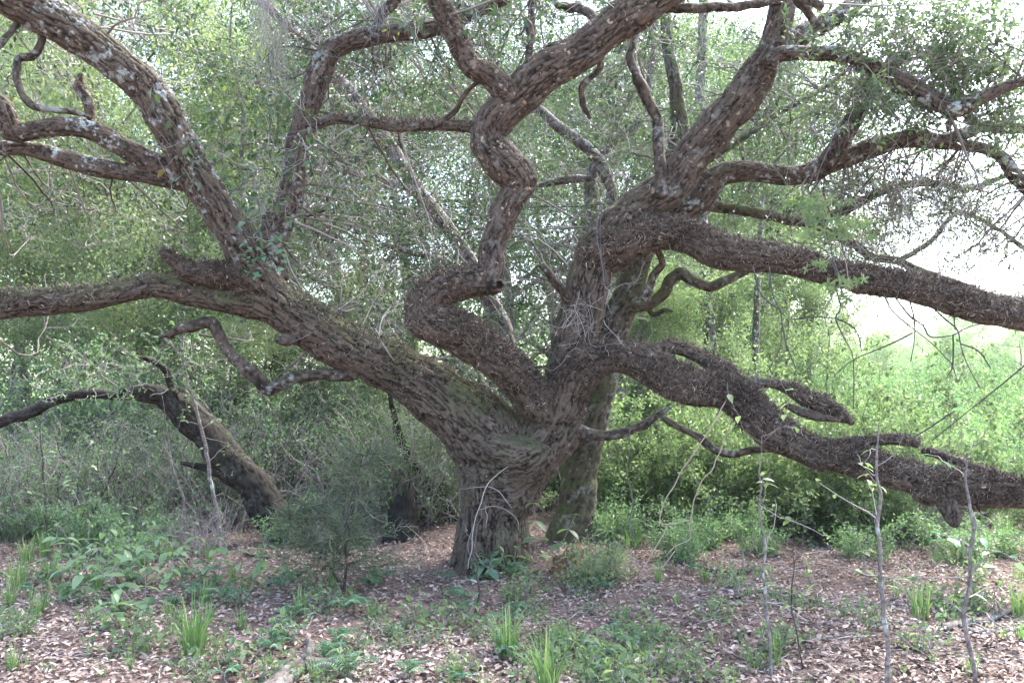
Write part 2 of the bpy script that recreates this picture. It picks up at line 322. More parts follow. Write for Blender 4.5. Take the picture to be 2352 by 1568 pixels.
# ------------------------------------------------------------------ the great oak
# limbs traced as (pixel x, pixel y, radius in pixels); depth runs y0 -> y1 along the limb
# masks: moss, lichen, spots, fern
LIMBS = {
 'trunk': (7.55, 7.5, (.55, .05, .05, .0), [(1128, 1330, 98), (1129, 1290, 89), (1132, 1240, 80), (1135, 1180, 80), (1150, 1110, 93), (1168, 1050, 112), (1175, 1010, 110)]),
 'low_left': (7.5, 6.6, (.9, .1, .12, .35), [(1150, 1050, 100), (1085, 972, 80), (1000, 908, 63), (906, 846, 54), (780, 790, 53), (690, 732, 55), (620, 695, 50), (550, 690, 36), (460, 674, 31), (350, 656, 26), (250, 676, 27), (150, 690, 30), (50, 692, 33), (-90, 708, 33)]),
 'upper_left': (7.1, 6.2, (.35, .75, .15, .05), [(640, 705, 45), (595, 640, 44), (545, 550, 42), (500, 480, 40), (455, 410, 40), (420, 345, 40), (380, 270, 40), (340, 205, 39), (285, 160, 38), (225, 112, 40), (135, 53, 46), (40, -5, 50), (-70, -70, 50)]),
 'left_lower_fork': (6.95, 6.5, (.2, 1, 0, .02), [(450, 420, 26), (390, 412, 22), (328, 398, 22), (246, 390, 22), (164, 369, 21), (82, 345, 20), (20, 340, 19), (-50, 344, 19)]),
 'left_upper_fork': (6.95, 6.3, (.2, 1, 0, .05), [(450, 410, 28), (390, 390, 25), (328, 365, 25), (267, 328, 25), (213, 299, 22), (164, 291, 21), (82, 299, 21), (25, 303, 24), (8, 254, 26), (-40, 225, 24)]),
 'left_snag': (6.7, 6.6, (.2, .6, 0, .4), [(215, 300, 12), (209, 275, 11), (201, 230, 11), (182, 200, 12), (187, 170, 5)]),
 'left_upright': (7.15, 7.0, (.2, .55, .1, .03), [(618, 640, 42), (618, 580, 36), (640, 513, 34), (665, 472, 29), (673, 410, 26), (681, 349, 25), (693, 287, 26), (714, 230, 27), (734, 164, 27), (763, 115, 25), (810, 95, 21), (886, 78, 20), (968, 70, 20), (1029, 53, 16), (1090, 29, 14), (1152, 0, 13), (1220, -40, 12)]),
 'middle_low': (7.45, 6.9, (.3, .1, .25, 1), [(1262, 1030, 36), (1256, 965, 40), (1214, 900, 43), (1165, 846, 46), (1111, 806, 47), (1058, 765, 47), (1009, 746, 45), (974, 722, 45), (986, 683, 41), (1033, 656, 36), (1085, 648, 36), (1112, 646, 35)]),
 'middle_high': (6.9, 6.5, (.25, .2, .65, .1), [(1100, 662, 28), (1128, 621, 30), (1128, 572, 29), (1144, 534, 31), (1160, 484, 33), (1181, 447, 32), (1195, 416, 36), (1173, 392, 42), (1140, 357, 40), (1119, 320, 38), (1132, 283, 40), (1169, 242, 42), (1206, 205, 43), (1255, 164, 44), (1316, 131, 42), (1370, 94, 42), (1419, 53, 42), (1468, 20, 43), (1520, -20, 43), (1580, -60, 42)]),
 'middle_fork': (6.65, 6.4, (.3, .3, .35, .12), [(1180, 225, 30), (1156, 205, 32), (1123, 172, 27), (1082, 154, 25), (1058, 107, 25), (1033, 53, 24), (1009, 12, 22), (985, -30, 22)]),
 'middle_spur': (6.75, 7.05, (.3, .2, .1, .7), [(1120, 300, 20), (1082, 291, 15), (1009, 287, 13), (927, 291, 14), (865, 283, 12), (804, 275, 12), (763, 275, 11), (715, 292, 12)]),
 'right_stem': (7.5, 7.5, (.45, .05, .12, .02), [(1185, 1075, 60), (1250, 1000, 72), (1292, 925, 58), (1302, 858, 52), (1320, 780, 48), (1340, 715, 46), (1357, 633, 46), (1385, 572, 52), (1425, 530, 50)]),
 'right_high': (7.5, 7.0, (.3, .25, .45, .08), [(1395, 560, 48), (1425, 522, 52), (1462, 486, 46), (1501, 455, 43), (1542, 426, 43), (1570, 388, 44), (1628, 312, 42), (1689, 242, 40), (1738, 172, 38), (1771, 115, 34), (1788, 62, 32), (1800, 0, 30), (1810, -60, 30)]),
 'right_high_fork': (7.05, 7.4, (.1, 1, .1, .04), [(1785, 115, 26), (1820, 90, 25), (1874, 62, 22), (1927, 37, 20), (1972, 0, 18), (2010, -40, 18)]),
 'right_crossing': (6.95, 6.3, (.15, 1, .05, .03), [(1765, 150, 22), (1785, 128, 18), (1830, 122, 16), (1874, 123, 16), (1927, 124, 17), (1976, 144, 18), (2038, 172, 20), (2099, 201, 20), (2153, 234, 20), (2198, 250, 19), (2243, 230, 16), (2296, 205, 14), (2354, 185, 12), (2420, 165, 12)]),
 'right_level': (7.45, 6.1, (.2, .1, .05, 1), [(1380, 590, 46), (1430, 560, 46), (1475, 545, 43), (1525, 535, 38), (1587, 546, 37), (1648, 574, 38), (1710, 587, 38), (1771, 591, 38), (1833, 603, 33), (1873, 620, 30), (1935, 633, 29), (1997, 645, 32), (2079, 658, 33), (2161, 678, 34), (2243, 703, 35), (2325, 719, 38), (2420, 740, 40)]),
 'right_rear': (7.9, 7.6, (.3, .8, .1, .08), [(1500, 505, 28), (1560, 490, 27), (1607, 460, 28), (1634, 416, 28), (1669, 398, 24), (1730, 394, 23), (1791, 402, 23), (1849, 400, 23), (1894, 379, 26), (1956, 357, 23), (2017, 336, 22), (2099, 316, 18), (2161, 322, 14), (2222, 304, 15), (2255, 291, 14), (2304, 295, 12), (2360, 296, 12), (2430, 300, 11)]),
 'right_rear_fork': (7.8, 7.3, (.2, .8, 0, .02), [(2060, 326, 14), (2110, 326, 13), (2181, 332, 12), (2255, 340, 12), (2304, 363, 14), (2329, 402, 15), (2358, 430, 15), (2400, 480, 14)]),
 'right_rear_rise': (7.7, 7.3, (.2, .8, 0, .02), [(1895, 380, 20), (1927, 336, 22), (1948, 295, 21), (1972, 250, 20), (2001, 201, 18), (2025, 166, 14), (2066, 139, 13), (2120, 119, 12), (2153, 127, 12), (2177, 172, 13), (2198, 217, 13), (2222, 262, 12), (2247, 291, 11)]),
 'right_low': (7.4, 6.2, (.15, .12, .05, 1), [(1275, 950, 56), (1307, 891, 52), (1337, 850, 45), (1378, 824, 39), (1427, 820, 39), (1480, 836, 42), (1525, 866, 43), (1587, 889, 39), (1648, 900, 37), (1697, 920, 38), (1738, 957, 40), (1788, 998, 41), (1845, 1029, 36), (1880, 1044, 38), (1915, 1047, 33), (1976, 1062, 35), (2010, 1068, 31), (2038, 1082, 32), (2099, 1099, 35), (2140, 1122, 43), (2180, 1120, 47), (2222, 1124, 42), (2284, 1127, 39), (2345, 1133, 33), (2430, 1142, 30)]),
 'right_low_snag': (6.4, 6.25, (.1, .1, 0, .4), [(2165, 1130, 30), (2180, 1166, 22), (2190, 1192, 17), (2194, 1208, 9)]),
 'right_low_upper': (7.3, 7.2, (.15, .2, .1, .5), [(1480, 812, 15), (1546, 797, 17), (1600, 814, 16), (1640, 838, 19), (1669, 847, 17), (1710, 876, 14), (1771, 880, 11), (1820, 895, 16), (1850, 916, 17), (1890, 926, 20), (1927, 950, 16), (1960, 972, 6)]),
 'right_low_mid': (7.2, 7.1, (.15, .2, .1, .4), [(1800, 928, 6), (1840, 945, 10), (1873, 955, 11), (1930, 966, 5)]),
 'right_low_tip': (6.9, 6.6, (.15, .2, .1, .4), [(1900, 1030, 14), (1950, 1013, 12), (1997, 1012, 12), (2059, 1008, 14), (2112, 1018, 12)]),
 'right_low_end': (6.8, 6.4, (.1, .1, 0, .5), [(2120, 1040, 8), (2136, 1037, 10), (2202, 1060, 10), (2270, 1084, 10), (2300, 1105, 8)]),
 'broken_stub': (7.0, 6.7, (.1, .05, 0, 1), [(600, 660, 34), (546, 634, 31), (492, 632, 28), (435, 622, 22), (402, 602, 15), (374, 578, 10)]),
 'cut_stub': (6.95, 6.78, (.1, .1, .1, .1), [(1110, 650, 22), (1130, 655, 17), (1142, 657, 15)]),
 'bark_knob': (7.0, 7.0, (.3, .1, .1, .1), [(690, 770, 22), (652, 782, 14), (630, 778, 5)]),
}
STEP = .045
body = MB(); SC, ST, SR, SI, SM = [], [], [], [], []
names = list(LIMBS); limbpath = {}
for li, nm in enumerate(names):
    y0, y1, masks, pts = LIMBS[nm]
    px = np.array(pts, float); seg = np.concatenate([[0], np.cumsum(np.hypot(*np.diff(px[:, :2], axis=0).T))]); seg /= seg[-1]
    Ys = y0 + (y1 - y0) * seg
    if nm == 'middle_low': Ys = Ys - .18 * np.sin(seg * np.pi)
    P = np.array([at(a[0], a[1], yy) for a, yy in zip(px, Ys)]); R = np.array([a[2] * ppm(a[0], a[1], yy) for a, yy in zip(px, Ys)])
    P, R = resample(P, R, STEP); limbpath[nm] = (P, R)
    R = R * (1 + .10 * (vn(P, .22, 3.3 * li) - .5) * 2)
    V, F = tube(P, R, 20); body.add(V, F)
    SC.append(P); ST.append(unit(np.gradient(P, axis=0))); SR.append(R); SI.append(np.full(len(P), li)); SM.append(np.tile(masks, (len(P), 1)))
# root flare
c0 = at(1130, 1290, 7.55)
for a in np.linspace(0, 2 * np.pi, 9)[:-1] + .3:
    rr = .36 + .12 * rng.random()
    P = np.array([c0 + [math.cos(a) * .16, math.sin(a) * .16, .42], c0 + [math.cos(a) * .26, math.sin(a) * .26, .1], c0 + [math.cos(a) * rr, math.sin(a) * rr, -.16]])
    P, R = resample(P, [.14, .1, .05], .05); V, F = tube(P, R, 12); body.add(V, F)
    SC.append(P); ST.append(unit(np.gradient(P, axis=0))); SR.append(R); SI.append(np.zeros(len(P), int)); SM.append(np.tile(LIMBS['trunk'][2], (len(P), 1)))
tmp = body.obj('tmp', M['oak'])
md = tmp.modifiers.new('r', 'REMESH'); md.mode = 'VOXEL'; md.voxel_size = .0103; md.use_smooth_shade = True
md = tmp.modifiers.new('s', 'SMOOTH'); md.factor = .5; md.iterations = 6
dg = bpy.context.evaluated_depsgraph_get(); me = bpy.data.meshes.new_from_object(tmp.evaluated_get(dg))
tm_ = tmp.data; bpy.data.objects.remove(tmp, do_unlink=True); bpy.data.meshes.remove(tm_)
nv, nf = len(me.vertices), len(me.polygons)
V = np.empty(nv * 3, np.float32); me.vertices.foreach_get('co', V); V = V.reshape(-1, 3).astype(np.float64)
NN = np.empty(nv * 3, np.float32); me.vertices.foreach_get('normal', NN); NN = NN.reshape(-1, 3).astype(np.float64)
FQ = np.empty(len(me.loops), np.int32); me.loops.foreach_get('vertex_index', FQ); FQ = FQ.reshape(-1, 4)
print('T remesh', time.perf_counter()-T0); print('oak verts', nv, 'faces', nf)
# direction-only guides: the bark sweeps in a saddle between the two stems
for arc in ([(1000, 905), (1085, 985), (1180, 1022), (1270, 985), (1300, 900)], [(1040, 985), (1110, 1055), (1190, 1075), (1270, 1025), (1315, 940)], [(1130, 1120), (1190, 1125), (1240, 1095), (1290, 1040)], [(1160, 1165), (1205, 1160), (1240, 1120)]):
    P, R = resample([at(a, b, 7.12) for a, b in arc], [.1] * len(arc), .05)
    SC.append(P); ST.append(unit(np.gradient(P, axis=0))); SR.append(R * 1.6); SI.append(np.full(len(P), -1)); SM.append(np.tile(LIMBS['trunk'][2], (len(P), 1)))
SC, ST, SR, SI, SM = map(np.concatenate, (SC, ST, SR, SI, SM))
TT = np.stack([ST[:, 0] ** 2, ST[:, 1] ** 2, ST[:, 2] ** 2, ST[:, 0] * ST[:, 1], ST[:, 0] * ST[:, 2], ST[:, 1] * ST[:, 2]], 1)
FEAT = np.hstack([TT, SM, SR[:, None]]).astype(np.float32)
cell = np.floor(V / .032).astype(np.int64); key = (cell[:, 0] + 2000) * 16000000 + (cell[:, 1] + 2000) * 4000 + cell[:, 2] + 2000
_, inv, cnt = np.unique(key, return_inverse=True, return_counts=True); inv = inv.ravel(); nc = len(cnt)
CV = np.stack([np.bincount(inv, V[:, j], nc) / cnt for j in range(3)], 1)          # one probe per 3 cm cell of the surface
CO = np.zeros((nc, FEAT.shape[1]), np.float32); CL = np.zeros(nc, np.int32)
C2 = (SC ** 2).sum(1); real = np.where(SI >= 0)[0]
for a in range(0, nc, 8000):
    v = CV[a:a + 8000]
    d = np.sqrt(np.maximum((v ** 2).sum(1)[:, None] + C2 - 2 * v @ SC.T, 0)).astype(np.float32)
    q = d / SR.astype(np.float32); CL[a:a + 8000] = SI[real][np.argmin(q[:, real], 1)]
    w = np.exp(np.clip(-7 * (q - q.min(1, keepdims=True)), -30, 0)); w /= w.sum(1, keepdims=True)
    CO[a:a + 8000] = w @ FEAT
CL[CL == names.index('cut_stub')] = names.index('middle_low'); CL[CL == names.index('bark_knob')] = names.index('low_left')
OUT = CO[inv]; LID = CL[inv]; deg = np.bincount(FQ.ravel(), minlength=nv).clip(1)
for _ in range(4):                                                                # smooth the steps between the cells
    OUT = np.stack([np.bincount(FQ.ravel(), np.repeat(OUT[FQ, j].mean(1), 4), nv) / deg for j in range(OUT.shape[1])], 1)
print('T weights', time.perf_counter()-T0)
xx, yy, zz, xy, xz, yz = OUT[:, :6].T
tv = np.tile(np.array([.3, .2, .9]), (nv, 1))
for _ in range(10):
    tv = unit(np.stack([xx * tv[:, 0] + xy * tv[:, 1] + xz * tv[:, 2], xy * tv[:, 0] + yy * tv[:, 1] + yz * tv[:, 2], xz * tv[:, 0] + yz * tv[:, 1] + zz * tv[:, 2]], 1))
tv = unit(tv - NN * (tv * NN).sum(1, keepdims=True))
rad = OUT[:, 10]
def lic(cell, half, k, off):
    Vw = V + .018 * (np.stack([vn(V, .07, off + j) for j in (1, 5, 9)], 1) - .5)
    acc = 0
    for s_ in np.linspace(-half, half, k): acc = acc + vn(Vw + tv * s_, cell, off)
    acc = acc - acc.mean(); return acc / acc.std()
def ss(x, lo, hi):
    t = np.clip((x - lo) / (hi - lo), 0, 1); return t * t * (3 - 2 * t)
n1, n2 = lic(.027, .10, 9, 0), lic(.017, .06, 7, 17.3)
print('T lic', time.perf_counter()-T0)
bigw = ss(rad, .07, .17)
hA = ss(np.abs(n1), .06, .7); hB = ss(np.abs(n2), .05, .75)
bark = bigw * (.68 * hA + .32 * hB) + (1 - bigw) * (.25 * hA + .75 * hB)
depth = np.clip(.17 * rad, .007, .03)
lump = (vn(V, .16, 8.8) - .5) * .22 * np.clip(rad, .03, .2)
V = V + NN * ((bark - .7) * depth + lump)[:, None]
# fur of dry resurrection fern along the tops of the limbs (before the body is split)
fernw = OUT[:, 9]
for fi in range(0):
    pass
me.vertices.foreach_set('co', V.astype(np.float32).ravel()); me.update()
NV2 = np.empty(nv * 3, np.float32); me.vertices.foreach_get('normal', NV2); NV2 = NV2.reshape(-1, 3)

oak = empty('live_oak', c0 * [1, 1, 0], 'huge sprawling oak with a forked, deeply furrowed trunk and twisting limbs', 'tree')
oi = -Vector(oak.location)
def oakchild(o): o.parent = oak; o.matrix_parent_inverse.translation = -oak.location; return o
FL = LID[FQ[:, 0]]
major = {}
group_of = {'trunk': 'trunk'}
for li, nm in enumerate(names):
    sel = FQ[FL == li]
    if len(sel) == 0: continue
    ids, inv = np.unique(sel, return_inverse=True); mb = MB().add(V[ids], inv.reshape(-1, 4), bark[ids])
    part = 'trunk' if nm == 'trunk' else ('broken_stub' if 'stub' in nm or 'snag' in nm or 'knob' in nm else 'limb')
    o = mb.obj(part, M['oak']); oakchild(o)
    for an, dat in (('bark', bark[ids]), ('moss', OUT[ids, 6]), ('lichen', OUT[ids, 7]), ('spots', OUT[ids, 8])):
        o.data.attributes.new(an, 'FLOAT', 'POINT').data.foreach_set('value', dat.astype(np.float32))
    o.data.normals_split_custom_set_from_vertices(NV2[ids].astype(float).tolist())
bpy.data.meshes.remove(me)
def oakmask(o):
    n_ = len(o.data.vertices)
    for an, val in (('moss', .3), ('lichen', .5), ('spots', .0)):
        o.data.attributes.new(an, 'FLOAT', 'POINT').data.foreach_set('value', np.full(n_, val, np.float32))
    Vv = np.empty(n_ * 3, np.float32); o.data.vertices.foreach_get('co', Vv)
    o.data.attributes.new('bark', 'FLOAT', 'POINT').data.foreach_set('value', ss(vn(Vv.reshape(-1, 3).astype(float), .02), .3, .7).astype(np.float32))

def bark_tube(P, R, k=48, depth=.12, cell=.021):
    P, R = resample(P, R, .022); V_, F_ = tube(P, R, k, cap=True); n_ = len(P); T_ = unit(np.gradient(P, axis=0)); s_ = np.concatenate([[0], np.cumsum(np.linalg.norm(np.diff(P, axis=0), axis=1))])
    C_ = np.vstack([np.repeat(P, k, 0), P[:1], P[-1:]]); rad_ = V_ - C_; S_ = np.concatenate([np.repeat(s_, k), [0, s_[-1]]]); rr = np.concatenate([np.repeat(R, k), R[:1], R[-1:]])
    L3 = np.stack([rad_ @ np.array([1.0, 0, 0]), rad_ @ np.array([0, 1.0, 0]), rad_ @ np.array([0, 0, 1.0]) + 0], 1); q = L3 * 1.0 + np.repeat(np.vstack([T_, T_[:1], T_[-1:]]) if False else np.zeros((1, 3)), len(V_), 0)
    q = q + np.array([.17, .23, .31]) * S_[:, None] * .55 + (np.stack([vn(C_ + rad_, .08, j) for j in (1, 5, 9)], 1) - .5) * .02
    a_ = np.abs(vn(q, cell) - .5) * 2; b_ = np.abs(vn(q, cell * .55, 31.7) - .5) * 2; h = .65 * ss(a_, .02, .4) + .35 * ss(b_, .02, .45)
    V_ = C_ + rad_ * (1 + (h - .6)[:, None] * np.clip(.16 + 0 * rr, 0, .026 / np.maximum(rr, .01))[:, None] + (.08 * (vn(C_ + rad_, .25, 2.2) - .5))[:, None])
    return V_, F_, h
def bark_attrs(o, h, masks):
    for an, val in zip(('bark', 'moss', 'lichen', 'spots'), (h,) + tuple(np.full(len(h), m_) for m_ in masks)):
        o.data.attributes.new(an, 'FLOAT', 'POINT').data.foreach_set('value', np.asarray(val, np.float32))
# thinner branches, traced
def px_branch(pts, y0, y1, step=.03):
    px = np.array(pts, float); seg = np.linspace(0, 1, len(px)); Ys = y0 + (y1 - y0) * seg
    P = np.array([at(a[0], a[1], yy) for a, yy in zip(px, Ys)]); R = np.array([a[2] * ppm(a[0], a[1], yy) for a, yy in zip(px, Ys)])
    P, R = resample(P, R, step); P = P + (np.stack([vn(P, .09, j * 7.1) for j in range(3)], 1) - .5) * np.minimum(R * .7, .022)[:, None]
    return P, R
THIN = [
 (7.2, 7.3, [(1520, 450, 16), (1517, 410, 14), (1513, 349, 13), (1509, 279, 12), (1484, 221, 13), (1460, 172, 11), (1448, 131, 9), (1456, 95, 6), (1450, 60, 3)]),
 (7.45, 7.2, [(1310, 985, 20), (1337, 990, 15), (1378, 999, 12), (1427, 994, 11), (1476, 978, 10), (1513, 953, 8), (1540, 935, 4)]),
 (7.25, 7.0, [(1513, 953, 7), (1540, 970, 8), (1566, 985, 8), (1607, 1006, 9), (1644, 1035, 9), (1689, 1040, 9), (1735, 1032, 8), (1775, 1034, 5), (1815, 1030, 3)]),
 (7.45, 7.2, [(1305, 690, 14), (1290, 668, 11), (1267, 637, 10), (1243, 607, 8)]),
 (7.2, 6.9, [(825, 852, 15), (800, 862, 13), (739, 859, 13), (677, 867, 13), (640, 887, 12), (613, 890, 15), (587, 863, 16), (550, 834, 14), (517, 797, 13), (497, 760, 12), (484, 740, 14), (443, 748, 13), (394, 764, 9), (366, 776, 3)]),
 (6.6, 7.2, [(1400, 70, 12), (1345, 25, 11), (1308, 18, 11), (1275, 6, 9), (1230, -20, 8)]),
 (6.6, 7.0, [(1480, 30, 13), (1525, 20, 11), (1607, 18, 11), (1689, 16, 10), (1767, 4, 11), (1800, -5, 12)]),
 (6.6, 6.8, [(1375, 105, 9), (1382, 127, 7), (1374, 164, 7), (1337, 197, 7), (1341, 242, 7), (1357, 272, 4)]),
 (6.7, 6.8, [(1216, 165, 12), (1216, 135, 9), (1218, 82, 10), (1220, 33, 8), (1225, -30, 7)]),
 (6.8, 6.7, [(1000, 288, 6), (1040, 262, 7), (1062, 225, 6), (1090, 195, 5), (1120, 180, 6)]),
 (6.5, 6.2, [(40, 40, 14), (75, 55, 11), (97, 85, 10), (80, 125, 9), (40, 140, 8), (45, 200, 8), (75, 245, 8), (120, 252, 7), (185, 262, 5), (205, 272, 6)]),
 (6.5, 6.0, [(75, 50, 9), (35, 60, 7), (10, 95, 7), (-20, 125, 6)]),
 (6.3, 6.5, [(1890, 15, 10), (1830, -10, 12), (1872, 50, 9)]),
 (6.9, 6.6, [(2170, 245, 10), (2185, 270, 7), (2175, 285, 6), (2178, 302, 3)]),
 (7.2, 7.0, [(870, 85, 14), (874, 40, 12), (905, 5, 14), (915, -30, 12)]),
 (7.6, 7.4, [(1480, 690, 12), (1500, 640, 9), (1520, 600, 8), (1500, 560, 8)]),
]
for y0, y1, pts in THIN:
    P, R = px_branch(pts, y0, y1); R = R * (1 + .35 * (vn(P, .1, 5.0) - .5)); V_, F_, h_ = bark_tube(P, R, 14, cell=.018)
    o = MB().add(V_, F_).obj('branch', M['oak']); bark_attrs(o, h_, (.3, .45, .1)); oakchild(o); limbpath['thin%d' % len(limbpath)] = (P, R)

print('T oak', time.perf_counter()-T0)

kc = at(1143, 657, 6.72); kd = unit(np.array([.45, -.85, .05])); P = np.array([kc + kd * t_ for t_ in (-.12, -.06, 0, .035, .04, .02, -.03, -.06)]); R = np.array([.06, .062, .058, .052, .036, .028, .024, .004])
u_ = unit(np.cross(kd, [0, 0, 1.0])); w_ = np.cross(kd, u_); th = np.arange(18) * 2 * np.pi / 18
V_ = np.concatenate([p + (r_ * (1 + .08 * rng.normal(size=18)))[:, None] * (np.cos(th)[:, None] * u_ + np.sin(th)[:, None] * w_) for p, r_ in zip(P, R)])
F_ = np.concatenate([np.stack([i * 18 + np.arange(18), i * 18 + (np.arange(18) + 1) % 18, (i + 1) * 18 + (np.arange(18) + 1) % 18, (i + 1) * 18 + np.arange(18)], -1) for i in range(7)])
o = MB().add(V_, F_).obj('knot_hole', M['oak']); oakmask(o); oakchild(o)

# dry resurrection fern: curled brown fronds standing on the tops of the limbs
pw = np.maximum(fernw, 0) ** 1.3 * ss(NV2[:, 2], -.75, .35) * (.35 + .65 * ss(vn(V, .3, 2.2), .35, .6)) + .02 * fernw
nF = 82000; idx = rng.choice(nv, nF, p=pw / pw.sum())
P0 = V[idx] + rng.normal(size=(nF, 3)) * .006; n0 = NV2[idx].astype(float)
D0 = unit(n0 * .8 + rdir(nF) * .9 + [0, 0, .25]); Lf = rng.uniform(.02, .085, nF) * (.7 + .6 * vn(P0, .25, 4.4))
Q = walk(P0, D0, Lf, 3, .8, -.25); wd = (rng.uniform(.0015, .0048, nF))[:, None] * np.array([.8, 1, 0])
sdv = unit(np.cross(np.gradient(Q, axis=1), rdir(nF)[:, None, :]))
Vs = np.stack([Q[:, 0] - sdv[:, 0] * wd[:, :1], Q[:, 0] + sdv[:, 0] * wd[:, :1], Q[:, 1] + sdv[:, 1] * wd[:, 1:2], Q[:, 1] - sdv[:, 1] * wd[:, 1:2], Q[:, 2]], 1)
b = (np.arange(nF) * 5)[:, None]; Fs = [b + [0, 1, 2, 3], b + [3, 2, 4]]
var = np.repeat(np.clip(rng.normal(.42, .24, nF) + .5 * (vn(P0, .4, 6.1) - .5), 0, 1), 5)
oakchild(MB().add(Vs, Fs, var).obj('fern_fur', M['fern'], kind='stuff', label='dry brown fern growing along the tops of the limbs'))

# ---- twigs and leaves of the oak, grown from the limbs towards where the photograph shows sprays
LP = np.vstack([limbpath[k][0] for k in limbpath]); LR = np.concatenate([limbpath[k][1] for k in limbpath])
def sprays(targets, parent_fn, leafL, leafmat, twigs_per=9, leaves_per=8, bare=.3, src=(LP, LR), name=('twigs', 'leaves'), long=(.28, .7), lv=(.45, .22), maxd=2.2, fine=True):
    T = np.asarray(targets); n = len(T); A = np.zeros((n, 3)); A0 = np.zeros(n)
    for j in range(n):
        d = np.linalg.norm(src[0] - T[j], axis=1) + rng.random(len(src[0])) * .5; kx = np.argmin(d); A[j] = src[0][kx]; A0[j] = src[1][kx]
    d = T - A; ln = np.linalg.norm(d, axis=1, keepdims=True); far = ln[:, 0] > maxd
    A[far] = T[far] - d[far] / ln[far] * maxd * .8; d = T - A
    t = np.linspace(0, 1, 12)[None, :, None]; bow = rng.normal(size=(n, 1, 3)) * np.linalg.norm(d, axis=1)[:, None, None] * .18
    B = A[:, None] + d[:, None] * t + bow * np.sin(t * np.pi)
    B = B + (np.stack([vn(B.reshape(-1, 3), .16, 3.1 * j) for j in range(3)], 1).reshape(n, 12, 3) - .5) * .16 * t
    r0 = np.minimum(rng.uniform(.006, .013, n), A0 * .6 + .003)[:, None]
    mb = MB(); Vb, Fb = btubes(B, r0 * np.linspace(1, .3, 12)[None], 5); mb.add(Vb, Fb, np.repeat(rng.random(n) * .6, 12 * 5))
    m = n * twigs_per; bi = np.repeat(np.arange(n), twigs_per); ti = rng.integers(4, 12, m); T0 = B[bi, ti]
    Td = unit(B[bi, ti] - B[bi, ti - 1]) + rdir(m) * .9
    W_ = walk(T0, Td, rng.uniform(*long, m), 7, .36, -.03)
    Vt, Ft = btubes(W_, rng.uniform(.0026, .0048, m)[:, None] * np.linspace(1, .5, 7)[None], 3); mb.add(Vt, Ft, np.repeat(rng.random(m), 21))
    s2 = int(m * 1.35); wi = rng.integers(0, m, s2); wj = rng.integers(1, 6, s2)
    W2 = walk(W_[wi, wj], W_[wi, wj + 1] - W_[wi, wj] + rdir(s2) * .06, rng.uniform(.1, .3, s2), 5, .35, -.03)
    Vt, Ft = btubes(W2, rng.uniform(.0017, .003, s2)[:, None] * np.linspace(1, .55, 5)[None], 3); mb.add(Vt, Ft, np.repeat(.2 + rng.random(s2) * .8, 15))
    parent_fn(mb.obj(name[0], M['twig'], kind='stuff'))
    live = rng.random(m) > bare; k = np.repeat(np.where(live)[0], leaves_per); nl = len(k); j = rng.integers(2, 7, nl)
    Pl = W_[k, j] + rng.normal(size=(nl, 3)) * .025; Dl = unit(W_[k, j] - W_[k, j - 1]) * .6 + rdir(nl) + [0, 0, -.12]
    w2 = np.repeat(np.where(live[wi])[0], max(1, leaves_per // 3)); n2_ = len(w2); j2 = rng.integers(1, 5, n2_)
    Pl = np.vstack([Pl, W2[w2, j2]]); Dl = np.vstack([Dl, unit(W2[w2, j2] - W2[w2, j2 - 1]) * .6 + rdir(n2_) + [0, 0, -.12]]); nl += n2_
    Ll = rng.uniform(.7, 1.25, nl) * leafL
    Vl, Fl = (leaf8 if fine else leafq)(Pl, Dl, Ll, Ll * rng.uniform(.36, .55, nl), N=rdir(nl) * .9 + [0, 0, 1])
    parent_fn(MB().add(Vl, Fl, np.repeat(np.clip(rng.normal(*lv, nl), 0, 1), 8 if fine else 4)).obj(name[1], leafmat, kind='stuff'))
def region(cx, cy, rx, ry, y0, y1, n):
    out = []
    while len(out) < n:
        a, b_ = rng.normal(size=2) * .6
        if abs(a) < 1.3 and abs(b_) < 1.3: out.append(at(cx + a * rx, cy + b_ * ry, rng.uniform(y0, y1)))
    return out
T = []
for r_ in [(1150, 70, 520, 110, 6.7, 8.6, 58), (950, 420, 330, 240, 7.9, 9.6, 74), (1300, 480, 170, 220, 8.2, 10, 20), (1750, 230, 480, 200, 7.8, 10, 50),
           (300, 470, 330, 130, 7.4, 9, 26), (380, 80, 400, 120, 7.2, 9.5, 34), (840, 700, 330, 120, 8.0, 9.5, 34), (2150, 400, 260, 150, 7.8, 9.5, 16)]:
    T += region(*r_)
sprays(T, oakchild, .055, M['oakleaf'], fine=False)
T = region(2080, 130, 180, 100, 6.4, 7.4, 36) + region(2200, 60, 200, 80, 7, 8.5, 14) + region(2280, 200, 80, 80, 6.3, 7.2, 8)
sprays(T, oakchild, .055, M['darkleaf'], leaves_per=13, bare=.1, lv=(.6, .22))
T = region(560, 400, 170, 130, 6.5, 7.1, 12) + region(1150, 20, 170, 40, 6.2, 6.6, 8)
sprays(T, oakchild, .085, M['oakleaf'], twigs_per=6, leaves_per=5, lv=(.55, .2))
T = region(2170, 520, 240, 150, 7.0, 9.0, 44)
sprays(T, oakchild, .032, M['darkleaf'], twigs_per=12, leaves_per=7, long=(.4, .9), lv=(.2, .2))
T = [np.array([rng.uniform(-7, 7), rng.uniform(2.5, 12), rng.uniform(5.6, 8.0)]) for _ in range(60)]      # the crown above the view
sprays(T, oakchild, .085, M['oakleaf'], twigs_per=7, leaves_per=9, maxd=4, fine=False)
